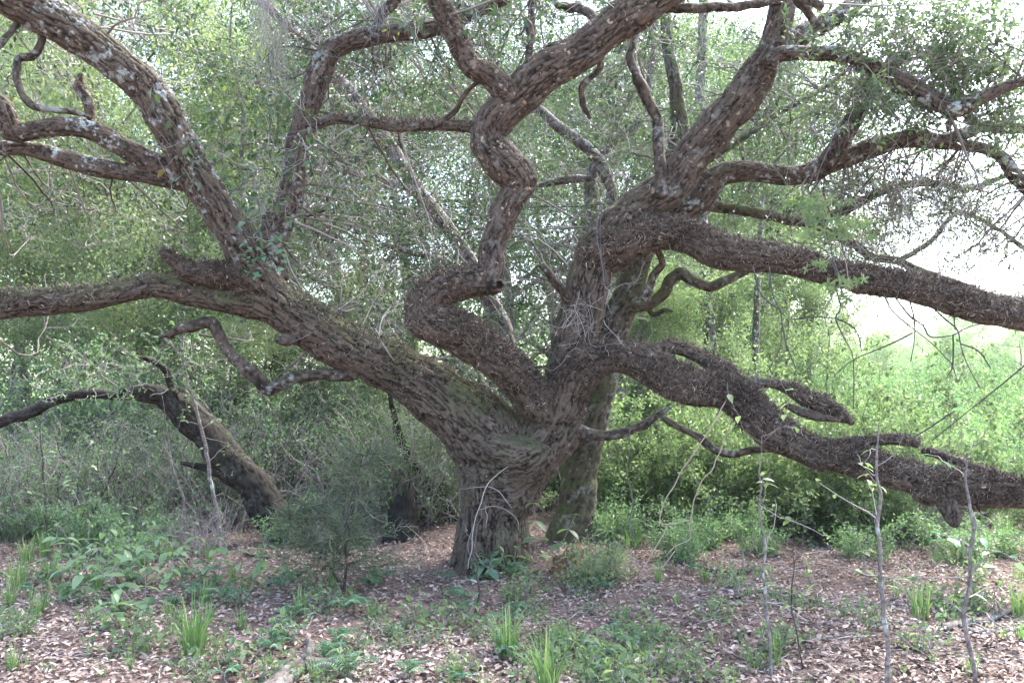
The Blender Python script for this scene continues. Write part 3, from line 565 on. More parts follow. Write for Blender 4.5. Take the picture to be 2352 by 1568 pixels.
# climbing leaves where the two left limbs part
cl = empty('climbing_vine', at(600, 660, 6.85), 'vine with blue green oval leaves clinging where two mossy limbs part', 'vine')
mb = MB(); leafd = MB().add(*leaf8(np.zeros((1, 3)), np.array([[0, 1, 0]]), 1, .62, N=np.array([[0, 0, 1.0]])), np.full(8, .5))
ivy_me = leafd.mesh('vine_leaf', M['blueleaf'])
P, R = resample([at(640, 690, 6.82), at(625, 650, 6.72), at(600, 610, 6.72), at(575, 580, 6.72), at(590, 555, 6.7)], [.006] * 5, .03)
mb.add(*tube(P, R, 5)); so_ = mb.obj('stem', M['twig']); so_.parent = cl; so_.matrix_parent_inverse.translation = -cl.location
for j in range(46):
    p = at(rng.uniform(560, 655), rng.uniform(545, 640), 6.68 + rng.uniform(-.08, .08)); o = bpy.data.objects.new('leaf', ivy_me); COL.objects.link(o)
    o.parent = cl; o.location = Vector(p) - cl.location; o.scale = (rng.uniform(.055, .085),) * 3; o.rotation_euler = (rng.uniform(-.9, .5), rng.uniform(-.6, .6), rng.uniform(2.2, 4.2))
print('T sprays', time.perf_counter() - T0)

# ------------------------------------------------------------------ second oak close behind, leaning oak, other traced trunks
def traced_tree(name, label, base_px, parts, mat, group=None, sp=None, leaf=None, k=14):
    y0 = parts[0][0]; p0 = at(parts[0][2][0][0], parts[0][2][0][1], y0)
    e = empty(name, (p0[0], p0[1], float(gz(p0[0], p0[1])) - .03), label, 'tree', group); pp = []
    def ch(o): o.parent = e; o.matrix_parent_inverse.translation = -e.location; return o
    for j, (a, b_, pts) in enumerate(parts):
        P, R = px_branch(pts, a, b_, .05); R = R * (1 + .07 * (vn(P, .4, j * 3.7) - .5)); pp.append((P, R))
        V_, F_, h_ = bark_tube(P, R, (56 if R.max() > .12 else 28) if j == 0 else 18)
        o_ = ch(MB().add(V_, F_).obj('trunk' if j == 0 else 'limb', mat)); bark_attrs(o_, h_, (1.15, .35, .1) if mat == M['mossoak'] else ((.2, .8, 0) if mat == M['greyoak'] else (.12, .1, 0)))
    if sp:
        T_ = []
        for r_ in sp: T_ += region(*r_)
        sprays(T_, ch, .05, leaf or M['midleaf'], src=(np.vstack([a[0] for a in pp[0:]]), np.concatenate([a[1] for a in pp])), maxd=3, fine=False)
    return e
traced_tree('oak_tree', 'upright oak with a mossy green trunk standing close behind the forked oak', None, [
  (8.5, 8.4, [(1300, 1275, 62), (1306, 1235, 52), (1322, 1167, 43), (1339, 1044, 40), (1368, 920, 37), (1410, 756, 34), (1443, 674, 32), (1470, 590, 29), (1500, 500, 26), (1540, 400, 24), (1560, 300, 20), (1553, 200, 16), (1533, 100, 13), (1525, -60, 10)]),
  (8.4, 8.0, [(1425, 722, 22), (1450, 706, 15), (1480, 703, 13), (1521, 678, 14), (1542, 641, 14), (1566, 627, 14), (1590, 642, 13), (1628, 658, 12), (1669, 643, 11), (1702, 627, 9), (1740, 615, 5)]),
  (8.4, 8.2, [(1480, 690, 8), (1500, 722, 7), (1525, 712, 6), (1545, 715, 3)]),
  (8.4, 9.2, [(1500, 500, 18), (1600, 470, 14), (1755, 492, 12), (1850, 510, 11), (1935, 484, 10), (2017, 443, 9), (2079, 424, 9), (2161, 422, 8), (2222, 435, 8), (2290, 412, 6), (2380, 380, 4)]),
  (8.8, 9.5, [(1850, 510, 8), (1960, 560, 10), (2000, 590, 9), (2060, 600, 9), (2130, 628, 8), (2200, 650, 7), (2300, 690, 5), (2400, 720, 4)]),
  (8.8, 9.5, [(2060, 600, 6), (2130, 560, 6), (2200, 490, 5), (2280, 520, 5), (2352, 570, 5), (2420, 610, 4)]),
  (8.4, 9.5, [(1525, 430, 14), (1600, 380, 13), (1680, 330, 11), (1740, 290, 10), (1800, 250, 8), (1880, 210, 6), (1960, 150, 4)]),
 ], M['mossoak'], sp=[(1700, 300, 300, 180, 8.5, 11, 40), (2050, 470, 280, 110, 8.6, 10, 46), (2120, 300, 300, 130, 8.8, 11, 40), (1500, 200, 200, 200, 9, 11, 26)], leaf=M['midleaf'])
traced_tree('leaning_oak', 'dark oak leaning over out of the brush, bark shaggy with fern', None, [
  (8.8, 8.4, [(690, 1262, 50), (655, 1215, 42), (612, 1165, 41), (578, 1108, 36), (530, 1066, 40), (480, 1000, 34), (440, 962, 37), (392, 920, 28), (349, 902, 20), (300, 898, 12), (255, 906, 5)]),
  (8.5, 8.2, [(380, 915, 12), (300, 912, 9), (200, 905, 11), (123, 918, 13), (74, 945, 14), (20, 962, 13), (-80, 1000, 14)]),
  (8.5, 8.3, [(430, 965, 14), (400, 900, 9), (380, 850, 8), (330, 820, 5)]),
  (8.55, 8.4, [(500, 1085, 12), (460, 1070, 8), (415, 1062, 4)])], M['darkoak'], sp=[(330, 860, 220, 50, 8.0, 8.7, 12)], leaf=M['paleleaf'])
traced_tree('slanting_tree', 'slender pinkish grey trunk slanting up behind the fork of the great oak', None, [
  (12, 10.5, [(1215, 1190, 26), (1200, 1080, 23), (1185, 940, 21), (1160, 770, 20), (1130, 700, 19), (1090, 620, 17), (1033, 529, 16), (964, 443, 16), (898, 340, 16), (804, 213, 15), (760, 170, 14), (690, 90, 12), (600, 0, 10), (540, -80, 9)]),
  (11, 11, [(1100, 640, 10), (1020, 600, 9), (950, 580, 7), (880, 560, 5)]),
  (11, 11.5, [(960, 440, 10), (900, 420, 8), (820, 400, 7), (730, 380, 5)])],
  M['greyoak'], sp=[(900, 350, 330, 260, 10, 12.5, 70), (760, 560, 300, 160, 10.5, 12, 40)], leaf=M['midleaf'])
traced_tree('bent_tree', 'grey lichened tree forking behind the upright oak, one arm bent over', None, [
  (10.6, 10.4, [(1395, 1200, 22), (1375, 900, 20), (1355, 620, 18), (1357, 520, 17), (1358, 430, 15), (1360, 400, 12), (1400, 330, 11), (1450, 300, 10), (1480, 250, 8), (1500, 120, 7), (1510, -40, 6)]),
  (10.4, 9.8, [(1380, 520, 11), (1406, 451, 12), (1390, 402, 14), (1365, 357, 14), (1316, 316, 13), (1267, 279, 12), (1226, 238, 9), (1190, 215, 6)]),
  (10.4, 10, [(1357, 410, 8), (1300, 412, 10), (1240, 425, 7), (1180, 440, 4)])],
  M['greyoak'], sp=[(1350, 300, 220, 220, 9.5, 12, 50), (1280, 600, 160, 140, 10, 12, 26)], leaf=M['darkleaf'])
traced_tree('leaning_snag', 'thin brown trunk leaning in the brush beside the charred stump', None, [
  (9.6, 9.3, [(1060, 1215, 17), (1030, 1160, 14), (1009, 1130, 13), (976, 1101, 12), (943, 1056, 11), (918, 1002, 9), (905, 950, 7), (890, 880, 4)])], M['darkoak'])
for (px, py0, py1, r_, Yd, lab) in [(1420, 1195, 850, 15, 12, 'straight grey trunk showing right behind the upright mossy oak'), (1470, 1190, 700, 8, 13, 'thin pale trunk standing among the bright green shrubs'),
        (1740, 1180, 600, 9, 14, 'thin dark trunk standing beyond the low fern covered limb'), (1620, 1180, 0, 14, 14.5, 'tall grey trunk behind the high limb of the great oak'), (1080, 1190, 860, 9, 11.5, 'thin grey trunk standing left of the fork, behind it')]:
    traced_tree('young_tree', lab.replace('right behind', 'just behind').replace('left of', 'beside'), None, [(Yd, Yd, [(px, py0, r_ * 1.3), (px + rng.uniform(-12, 12), (py0 * 2 + py1) / 3, r_), (px + rng.uniform(-15, 15), (py0 + 2 * py1) / 3, r_ * .9), (px + rng.uniform(-25, 25), py1, r_ * .7), (px + rng.uniform(-40, 40), py1 - 150, r_ * .3)])], M['greyoak'],
        sp=[(px, py1, 160, 110, Yd - .7, Yd + .7, 9)], leaf=M['brightleaf'])
print('T traced', time.perf_counter() - T0)

# ------------------------------------------------------------------ background trees and shrubs (prototypes, then copies)
def make_tree(name, label, group, H, low, Rc, nlimb, nleaf, leafL, lmat, bmat, r0, lv=(.5, .24), lean=.1, sig=.22):
    e = empty(name, (0, 0, 0), label, 'tree', group)
    z = np.linspace(0, .92, 9) * H; P = np.stack([np.cumsum(rng.normal(size=9) * .12) + z * lean, np.cumsum(rng.normal(size=9) * .12), z], 1); P[0] = 0; P -= [0, 0, .1]
    P, R = resample(P, r0 * np.linspace(1.15, .12, 9), .25); mb = MB(); mb.add(*tube(P, R, 9))
    ti = (len(P) * rng.uniform(low, .97, nlimb)).astype(int).clip(0, len(P) - 1)
    a = rng.uniform(0, 6.283, nlimb); fr = (P[ti, 2] / H); rr = Rc * np.sqrt(np.clip(1.15 - ((fr - .55) / .6) ** 2, .1, 1.2)) * rng.uniform(.5, 1, nlimb)
    D = np.stack([np.cos(a), np.sin(a), rng.uniform(.1, .8, nlimb)], 1)
    B = walk(P[ti], D, rr, 9, .22, .02)
    mb.add(*btubes(B, (R[ti] * .55).clip(.012)[:, None] * np.linspace(1, .2, 9)[None], 5))
    m = nlimb * 9; bi = rng.integers(0, nlimb, m); tj = rng.integers(2, 9, m)
    W_ = walk(B[bi, tj], unit(B[bi, tj] - B[bi, tj - 1]) + rdir(m) * .9, rng.uniform(.5, 1.5, m) * Rc / 3.2, 7, .3, .0)
    mb.add(*btubes(W_, np.full((m, 1), .008) * np.linspace(1, .4, 7)[None], 3))
    t = mb.obj('trunk', bmat, e); k = rng.integers(0, m, nleaf); j = rng.integers(1, 7, nleaf)
    Pl = W_[k, j] + rng.normal(size=(nleaf, 3)) * sig * np.array([1, 1, .7]); Ll = leafL * rng.uniform(.6, 1.3, nleaf)
    Vl, Fl = leafq(Pl, rdir(nleaf) + [0, 0, -.2], Ll, Ll * rng.uniform(.42, .65, nleaf), N=rdir(nleaf) + [0, 0, .8])
    vv = np.clip(rng.normal(*lv, nleaf) + .35 * (vn(Pl, .9, 5.5) - .5), 0, 1)
    c = MB().add(Vl, Fl, np.repeat(vv, 4)).obj('crown', lmat, e, smooth=False); KC[e.name] = [t, c]
    return e
def make_shrub(name, label, group, H, Rc, nst, nleaf, leafL, lmat, tmat, lv=(.5, .24), wob=.2, cat='shrub', sub=6, rs=.007, lw=.55):
    e = empty(name, (0, 0, 0), label, cat, group)
    a = rng.uniform(0, 6.283, nst); q = rng.uniform(0, .3, nst)
    B = walk(np.stack([np.cos(a) * q * Rc, np.sin(a) * q * Rc, np.full(nst, -.05)], 1), np.stack([np.cos(a) * Rc / H * .8, np.sin(a) * Rc / H * .8, np.ones(nst)], 1), H * rng.uniform(.6, 1.1, nst), 10, wob, .06)
    mb = MB().add(*btubes(B, rng.uniform(.6, 1.3, nst)[:, None] * rs * np.linspace(1, .3, 10)[None], 4), np.repeat(rng.random(nst) * .8, 40))
    m = nst * sub; bi = rng.integers(0, nst, m); tj = rng.integers(2, 10, m)
    W_ = walk(B[bi, tj], unit(B[bi, tj] - B[bi, tj - 1]) * .7 + rdir(m), rng.uniform(.2, .5, m) * Rc, 6, .32, .0)
    mb.add(*btubes(W_, np.full((m, 1), .0032) * np.linspace(1, .4, 6)[None], 3), np.repeat(rng.random(m), 18)); t = mb.obj('stem', tmat, e); kids = [t]
    if nleaf:
        k = rng.integers(0, m, nleaf); j = rng.integers(1, 6, nleaf); Pl = W_[k, j] + rng.normal(size=(nleaf, 3)) * .05; Pl[:, 2] = np.maximum(Pl[:, 2], .02)
        Ll = leafL * rng.uniform(.6, 1.3, nleaf)
        Vl, Fl = leafq(Pl, rdir(nleaf) + [0, 0, -.1], Ll, Ll * rng.uniform(.8, 1.2, nleaf) * lw, N=rdir(nleaf) * .7 + [0, 0, .9])
        kids.append(MB().add(Vl, Fl, np.repeat(np.clip(rng.normal(*lv, nleaf), 0, 1), 4)).obj('foliage', lmat, e, smooth=False))
    KC[e.name] = kids; return e
USED = set()
MARKS = [('the dark leaning oak', 607, 8.8), ('the charred stump', 925, 8.75), ('the great oak trunk', 1130, 7.5), ('the mossy oak', 1320, 8.5), ('the thin grey sapling', 1765, 5.0),
         ('the crooked white sapling', 2235, 4.6), ('the white blotched sapling', 2030, 4.6), ('the pale ringed sapling', 500, 8.4), ('the feathery cedar', 790, 6.5), ('the looping tan vine', 1530, 6.7), ('the dark upright sapling', 108, 8.3), ('the short curved log', 665, 4.9), ('the rotten stump', 1302, 7.0)]
def where(p, base):
    px = CX + FPX * p[0] / p[1]; best = min(MARKS, key=lambda m_: abs(m_[1] - px) / FPX * p[1] + .35 * abs(m_[2] - p[1])); dy = p[1] - best[2]
    near = math.hypot((best[1] - CX) / FPX * best[2] - p[0], dy)
    return base + (' beside ' if near < .9 else ' far behind ' if dy > 7 else ' behind ' if dy > .6 else ' before ' if dy < -.6 else ' a step from ') + best[0]
BASE = {'airy_tree': 'slender airy tree with pale yellow green leaves', 'evergreen_oak': 'tall evergreen oak with dull green leaves', 'evergreen_tree': 'small dark leaved tree', 'broadleaf_tree': 'young tree with bright fresh leaves', 'leafy_shrub': 'loose shrub with fresh bright green leaves', 'wiry_shrub': 'wiry grey brush with small pale leaves', 'dead_brush': 'tangle of bare pale dead stems', 'dull_shrub': 'dense shrub with dull grey green leaves', 'low_shrub': 'knee high shrub with light green leaves', 'slender_shrub': 'slender upright shrub with fresh leaves', 'pale_shrub': 'loose tall shrub with pale green leaves', 'pale_broadleaf_tree': 'young tree with pale fresh leaves', 'weed': 'small fresh green weed in dead leaves'}
def put(proto, loc, sc=1.0, rz=None, lean=0):
    if proto.name in USED:
        o = proto.copy(); COL.objects.link(o)
        for ch in KC[proto.name]:
            c = ch.copy(); COL.objects.link(c); c.parent = o
    else: o = proto; USED.add(proto.name)
    if proto.name in BASE: o['label'] = where(loc, BASE[proto.name])
    o.location = tuple(loc); s_ = sc * rng.uniform(.9, 1.1); o.scale = (s_, s_, s_ * rng.uniform(.9, 1.1)); o.rotation_euler = (rng.normal() * lean, rng.normal() * lean, rng.uniform(0, 6.283) if rz is None else rz)
    return o
TA = make_tree('airy_tree', 'slender tree with airy pale yellow green leaves behind the great oak', 'airy pale trees of the wood', 11, .12, 3.1, 34, 30000, .075, M['lightleaf'], M['greybark'], .10, lean=.04)
TB = make_tree('evergreen_oak', 'tall evergreen oak with dense dull green leaves in the wood behind', 'dull green oaks of the wood', 12, .2, 3.5, 38, 36000, .072, M['midleaf'], M['greybark'], .16, lv=(.45, .26))
TC = make_tree('evergreen_tree', 'small dark leaved tree with grey green crown behind the twisting limb', 'dark leaved trees of the wood', 9, .15, 2.8, 34, 26000, .06, M['darkleaf'], M['darkbark'], .10, lv=(.5, .26))
TD = make_tree('broadleaf_tree', 'young tree with bright fresh green leaves at the edge of the clearing', 'bright green young trees', 7, .1, 2.2, 28, 15000, .085, M['brightleaf'], M['greybark'], .06, lv=(.55, .24))
for px, Yd, s_ in [(-150, 15, 1), (60, 18, 1.1), (250, 14, .95), (420, 20, 1.2), (-60, 21, 1.2), (180, 22, 1.2), (620, 21, 1.15), (330, 17, 1.1), (1860, 24, 1.1), (560, 16, 1), (-350, 19, 1.1), (1560, 21, 1.0), (1700, 26, 1.1), (1450, 25, 1.2), (2750, 15, .9)]: put(TA, at_g(px, Yd), s_)
for px, Yd, s_ in [(760, 16, 1), (980, 19, 1.1), (1180, 17, .9), (1380, 20, 1.05), (500, 28, 1.2), (860, 24, 1.25), (1100, 22, 1.15), (680, 28, 1.3), (1700, 20, 1.0),  (1300, 28, 1.3), (1600, 17, .85), (1800, 24, 1.1), (0, 32, 1.4), (1550, 33, 1.4), (1750, 36, 1.3), (-300, 28, 1.3)]: put(TB, at_g(px, Yd), s_)
for px, Yd, s_ in [(1000, 14.5, .8), (1480, 15.5, .75)]: put(TC, at_g(px, Yd), s_)
TE = make_tree('pale_broadleaf_tree', 'young tree with pale fresh leaves', 'pale young trees of the thicket', 7, .1, 2.2, 28, 14000, .075, M['lightleaf'], M['greybark'], .06, lv=(.5, .26))
for px, Yd, s_ in [(150, 12.5, .55), (300, 12, .6), (400, 14, .7), (40, 14, .7), (520, 11.5, .5), (620, 13, .6), (820, 12, .5)]: put(TE, at_g(px, Yd), s_)
for px, Yd, s_ in [(1500, 13, .55), (1600, 12.5, .5), (1700, 15, .6), (1800, 17, .65), (1880, 19, .65), (1400, 15, .7), (1950, 26, .6)]: put(TD, at_g(px, Yd), s_)
# far trees beyond the clearing, the bright veil painted into their pale leaves
FT = make_tree('far_tree', 'pale rounded tree far across the sunlit clearing', 'trees across the clearing', 9, .08, 3.6, 26, 20000, .11, M['veiledleaf'], M['greybark'], .14, lv=(.75, .2), sig=.35)
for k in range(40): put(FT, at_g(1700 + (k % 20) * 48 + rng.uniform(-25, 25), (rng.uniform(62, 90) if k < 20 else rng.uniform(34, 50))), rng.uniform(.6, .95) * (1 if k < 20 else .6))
# a far-off wood closing the view
mb = MB(); nW = 70000; a = rng.uniform(-1.1, .24, nW); rad_ = rng.uniform(38, 58, nW); Pw = np.stack([np.sin(a) * rad_, np.cos(a) * rad_, 0 * a], 1)
hgt = 5.5 + 4 * vn(np.stack([a * 14, rad_ * .08, a * 0], 1), 1.0); Pw[:, 2] = gz(Pw[:, 0], Pw[:, 1]) + hgt * rng.random(nW) ** .8
Vl, Fl = leafq(Pw, rdir(nW), .22, .15); mb.add(Vl, Fl, np.repeat(np.clip(rng.normal(.5, .25, nW), 0, 1), 4))
w_ = mb.obj('forest', M['midleaf'], smooth=False, kind='stuff'); w_['label'] = 'far wood of green leaves behind all the trees'; w_['category'] = 'forest'
print('T trees', time.perf_counter() - T0)

SA = make_shrub('leafy_shrub', 'loose shrub with fresh bright green leaves under the limbs', 'bright green shrubs of the undergrowth', 1.9, 1.0, 16, 5200, .062, M['brightleaf'], M['twig'])
SB = make_shrub('wiry_shrub', 'wiry grey brush with sparse small pale leaves', 'wiry grey brush of the thicket', 1.9, .9, 30, 1500, .042, M['paleleaf'], M['twig'], wob=.28, sub=9)
SD = make_shrub('dead_brush', 'tangle of bare pale dead stems and twigs in the thicket', 'bare dead brush of the thicket', 1.5, .8, 26, 0, .04, M['paleleaf'], M['deadtwig'], wob=.35, sub=8, rs=.008)
SE = make_shrub('dull_shrub', 'dense shrub with small dull grey green leaves', 'dull green shrubs of the thicket', 2.4, 1.1, 20, 7000, .05, M['darkleaf'], M['twig'], lv=(.5, .27))
SF = make_shrub('low_shrub', 'knee high shrub with small light green leaves on the forest floor', 'knee high shrubs on the forest floor', .75, .5, 14, 1500, .05, M['paleleaf'], M['twig'])
for k in range(34): put(SA, at_g(rng.uniform(1380, 1950), rng.uniform(9.3, 15)), rng.uniform(.5, 1.0))
for k in range(16): put(SA, at_g(rng.uniform(1900, 2500), rng.uniform(8.8, 11)), rng.uniform(.35, .55))
for k in range(22): put(SF, at_g(rng.uniform(1850, 2500), rng.uniform(11, 24)), rng.uniform(1.2, 2.4))
SL = make_shrub('pale_shrub', 'loose tall shrub with pale green leaves', 'pale shrubs of the thicket', 2.1, 1.0, 16, 4200, .055, M['paleleaf'], M['twig'])
SM_ = make_shrub('slender_shrub', 'slender upright shrub with fresh leaves', 'slender shrubs behind the great oak', 2.2, .7, 9, 1500, .07, M['brightleaf'], M['twig'], wob=.15)
for k in range(24): put(SM_, at_g(rng.uniform(1390, 2250), rng.uniform(8.7, 10.6)), rng.uniform(.55, 1.0))
for k in range(16): put(SL, at_g(rng.uniform(1850, 2550), rng.uniform(24, 32)), rng.uniform(1.1, 1.7))
for k in range(13): put(SL, at_g(rng.uniform(-250, 560), rng.uniform(11, 13.5)), rng.uniform(.8, 1.3))
for k in range(38): put(SB, at_g(rng.uniform(-250, 1080), rng.uniform(9.3, 12.5)), rng.uniform(.6, 1.05))
for k in range(40): put(SD, at_g(rng.uniform(-250, 1090), rng.uniform(8.9, 12.5)), rng.uniform(.6, 1.2))
for k in range(6): put(SD, at_g(rng.uniform(330, 760), rng.uniform(7.9, 8.4)), rng.uniform(.35, .55))
for k in range(7): put(SB, at_g(rng.uniform(830, 1050), rng.uniform(9.2, 10.5)), rng.uniform(.6, .95))
for k in range(5): put(SB, at_g(rng.uniform(-50, 330), rng.uniform(8.4, 9.2)), rng.uniform(.6, .9))
for k in range(14): put(SD, at_g(rng.uniform(1400, 2500), rng.uniform(8.5, 12.5)), rng.uniform(.5, .9))
for k in range(10): put(SE, at_g(rng.uniform(450, 1280), rng.uniform(10, 14)), rng.uniform(.7, 1.15))
for k in range(5): put(SE, at_g(rng.uniform(-300, 450), rng.uniform(11, 14)), rng.uniform(.7, 1.1))
for k in range(18): put(SF, at_g(rng.uniform(1380, 2450), rng.uniform(7.4, 9.4)), rng.uniform(.35, .75))
for k in range(10): put(SF, at_g(rng.uniform(-150, 700), rng.uniform(7.6, 9)), rng.uniform(.5, .9))
print('T shrubs', time.perf_counter() - T0)

# ------------------------------------------------------------------ leaf litter, grasses, low plants
def litter(n, y0, y1, seed_xy=.68):
    y = y0 + (y1 - y0) * rng.random(n) ** 1.25; x = rng.uniform(-1, 1, n) * (y * seed_xy + .4)
    keep = vn(np.stack([x, y, 0 * x], 1), .9, 3.0) + rng.random(n) * .9 > .42; x, y = x[keep], y[keep]; n = len(x)
    P = np.stack([x, y, gz(x, y) + rng.uniform(.004, .028, n)], 1)
    D = np.stack([rng.normal(size=n), rng.normal(size=n), rng.normal(size=n) * .28], 1); Nn = unit(np.stack([rng.normal(size=n) * .35, rng.normal(size=n) * .35, np.ones(n)], 1))
    L = rng.uniform(.018, .06, n)
    return P, D, L, Nn, n
P, D, L, Nn, n_ = litter(80000, 3.6, 11.5)
va = np.clip(rng.normal(.5, .3, n_) + .4 * (vn(P, .7, 9.1) - .5), 0, 1); lw_ = L * rng.uniform(.35, .6, n_); near = P[:, 1] < 5.6; mb = MB()
for sel, fn, k_ in ((near, leaf8, 8), (~near, leafq, 4)):
    Vl, Fl = fn(P[sel], D[sel], L[sel], lw_[sel], N=Nn[sel], curl=.22); Vl[:, 2] = np.maximum(Vl[:, 2], gz(Vl[:, 0], Vl[:, 1]) + .003); mb.add(Vl, Fl, np.repeat(va[sel], k_))
lit = mb.obj('leaf_litter', M['litter'], smooth=False, kind='stuff')
lit['label'] = 'carpet of dead brown oak leaves covering the ground'; lit['category'] = 'dead leaves'
n_ = 1900; y = rng.uniform(3.8, 11, n_); x = rng.uniform(-1, 1, n_) * (y * .68 + .4)
W_ = walk(np.stack([x, y, gz(x, y) + .012], 1), np.stack([rng.normal(size=n_), rng.normal(size=n_), np.zeros(n_)], 1), rng.uniform(.08, .5, n_), 6, .22)
W_[..., 2] = gz(W_[..., 0], W_[..., 1]) + .008 + .012 * rng.random((n_, 6))
tw = MB().add(*btubes(W_, rng.uniform(.0016, .0045, n_)[:, None] * np.ones((1, 6)), 3), np.repeat(rng.random(n_), 18)).obj('fallen_twigs', M['twig'], kind='stuff')
tw['label'] = 'thin fallen twigs strewn over the dead leaves'; tw['category'] = 'twigs'

def blades(n, H, spread, w, lean=.55):
    a = rng.uniform(0, 6.283, n); q = np.sqrt(rng.random(n)) * spread; P0 = np.stack([np.cos(a) * q, np.sin(a) * q, np.full(n, -.01)], 1)
    a2 = a + rng.normal(size=n) * .6; ln = H * rng.uniform(.5, 1.15, n); t = np.linspace(0, 1, 6)
    bend = rng.uniform(.15, 1, n) * lean
    h = (ln[:, None] * t) * (1 - .35 * (bend[:, None] * t) ** 1.2); out = ln[:, None] * bend[:, None] * t ** 2
    Q = P0[:, None] + np.stack([np.cos(a2)[:, None] * out, np.sin(a2)[:, None] * out, h - .25 * out * t * 1.0], -1)
    sd_ = np.stack([-np.sin(a2 + rng.normal(size=n) * .5), np.cos(a2), 0 * a2], 1); sd_ = unit(sd_)[:, None]
    wd = w * rng.uniform(.6, 1.2, n)[:, None] * np.array([.7, 1, 1, .85, .55, .05])
    V_ = np.stack([Q - sd_ * wd[..., None] * .5, Q + sd_ * wd[..., None] * .5], 2)
    b = (np.arange(n) * 12)[:, None, None] + (np.arange(5) * 2)[:, None]
    return V_.reshape(-1, 3), (b + np.array([0, 1, 3, 2])).reshape(-1, 4), np.repeat(np.clip(rng.normal(.55, .25, n), 0, 1), 12)
GR = []
for nb, H, s_, w in [(60, .42, .07, .011), (42, .34, .06, .009), (30, .26, .05, .008), (16, .2, .04, .006)]:
    V_, F_, a_ = blades(nb, H, s_, w); GR.append(MB().add(V_, F_, a_).mesh('grass_blades', M['grass']))
def grass(px, py, kind, sc, label, group=None, name='grass_clump'):
    o = bpy.data.objects.new(name, GR[kind]); COL.objects.link(o); p = gp(px, py); o.location = p; o.scale = (sc, sc, sc); o.rotation_euler = (0, 0, rng.uniform(0, 6.28))
    return tag(o, label or where(p, 'small tuft of thin grass in dead leaves'), 'grass', group)
grass(445, 1512, 0, 1.0, 'tall bright grass clump rising alone from the bare leaf litter')
grass(1165, 1500, 0, .85, 'arching grass clump on the leaf litter in front of the great oak')
grass(1255, 1590, 0, .85, 'pale grass clump spreading beside the low green weeds')
grass(2115, 1425, 1, 1.0, 'dense grass clump between two white barked saplings')
grass(690, 1408, 1, .75, 'dark short grass clump under the feathery cedar')
grass(2345, 1420, 1, 1.0, 'grass clump beside the grey fallen branches')
grass(470, 1380, 2, 1.0, 'thin grass clump under the broad leaved plants')
grass(860, 1345, 2, .9, 'grass clump growing beside the foot of the cedar')
for j, (px, py, k, s_) in enumerate([(40, 1365, 1, .9), (110, 1345, 1, .8), (225, 1345, 1, .8), (20, 1420, 1, .7), (100, 1275, 1, .9), (240, 1270, 1, .8), (180, 1300, 2, .9), (330, 1290, 1, .7), (480, 1285, 2, .8), (600, 1290, 2, .8), (390, 1275, 1, .8), (60, 1300, 1, .9)]):
    grass(px, py, k, s_, where(gp(px, py), 'grass clump among broad leaved plants'), 'grass clumps at the edge of the thicket')
for j in range(120):
    grass(rng.uniform(-20, 2380), 1300 + 290 * rng.random(), 3 if rng.random() < .7 else 2, rng.uniform(.35, .8), '', 'small grass tufts in the leaf litter', 'grass_tuft')
for j in range(90):
    p = at_g(rng.uniform(1300, 2450), rng.uniform(8, 13)); o = grass(0, 1500, rng.integers(0, 3), rng.uniform(.5, .9), 'grass clump among the shrubs on the clearing side of the oak', 'grass clumps among the clearing side shrubs'); o.location = p; o['label'] = where(p, 'grass clump growing among green shrubs')

# low ferny plants with blue green leaflets
def ferny(n):
    mb = MB(); st = MB(); a = rng.uniform(0, 6.283, n); Lr = rng.uniform(.1, .2, n)
    for j in range(n):
        t = np.linspace(.15, 1, 11); d = np.array([math.cos(a[j]), math.sin(a[j])])
        P = np.concatenate([np.outer(t * Lr[j], d), (.05 + .07 * np.sin(t * 2.2) + rng.uniform(0, .03))[:, None]], 1)
        sd_ = np.array([-d[1], d[0], 0]); PP = np.repeat(P, 2, 0); s_ = np.tile([1, -1], 11)[:, None]
        mb.add(*leafq(PP, sd_ * s_ + np.append(d * .5, 0), .034, .014, N=np.tile([0, 0, 1.0], (22, 1)) + rng.normal(size=(22, 3)) * .15), np.repeat(np.clip(rng.normal(.5, .2, 22), 0, 1), 4))
        st.add(*btubes(np.vstack([[0, 0, -.01], P])[None], np.full((1, 12), .0014), 3), .3)
    return mb, st
FE = []
for k in range(3):
    mb, st = ferny(rng.integers(6, 11)); FE.append((mb.mesh('leaflets', M['blueleaf'], False), st.mesh('stems', M['grass'])))
for j in range(52):
    if j < 36: px, py = rng.normal(1000, 260), rng.uniform(1312, 1560)
    else: px, py = rng.uniform(0, 700), rng.uniform(1330, 1480)
    f = FE[rng.integers(0, 3)]; p = gp(px, py); e = empty('ferny_plant', p, where(p, 'low ferny plant with blue green leaflets'), 'plant', 'low blue green ferny plants', rng.uniform(0, 6.28), rng.uniform(.5, .95))
    for nm_, me_ in (('foliage', f[0]), ('stem', f[1])):
        o = bpy.data.objects.new(nm_, me_); COL.objects.link(o); o.parent = e

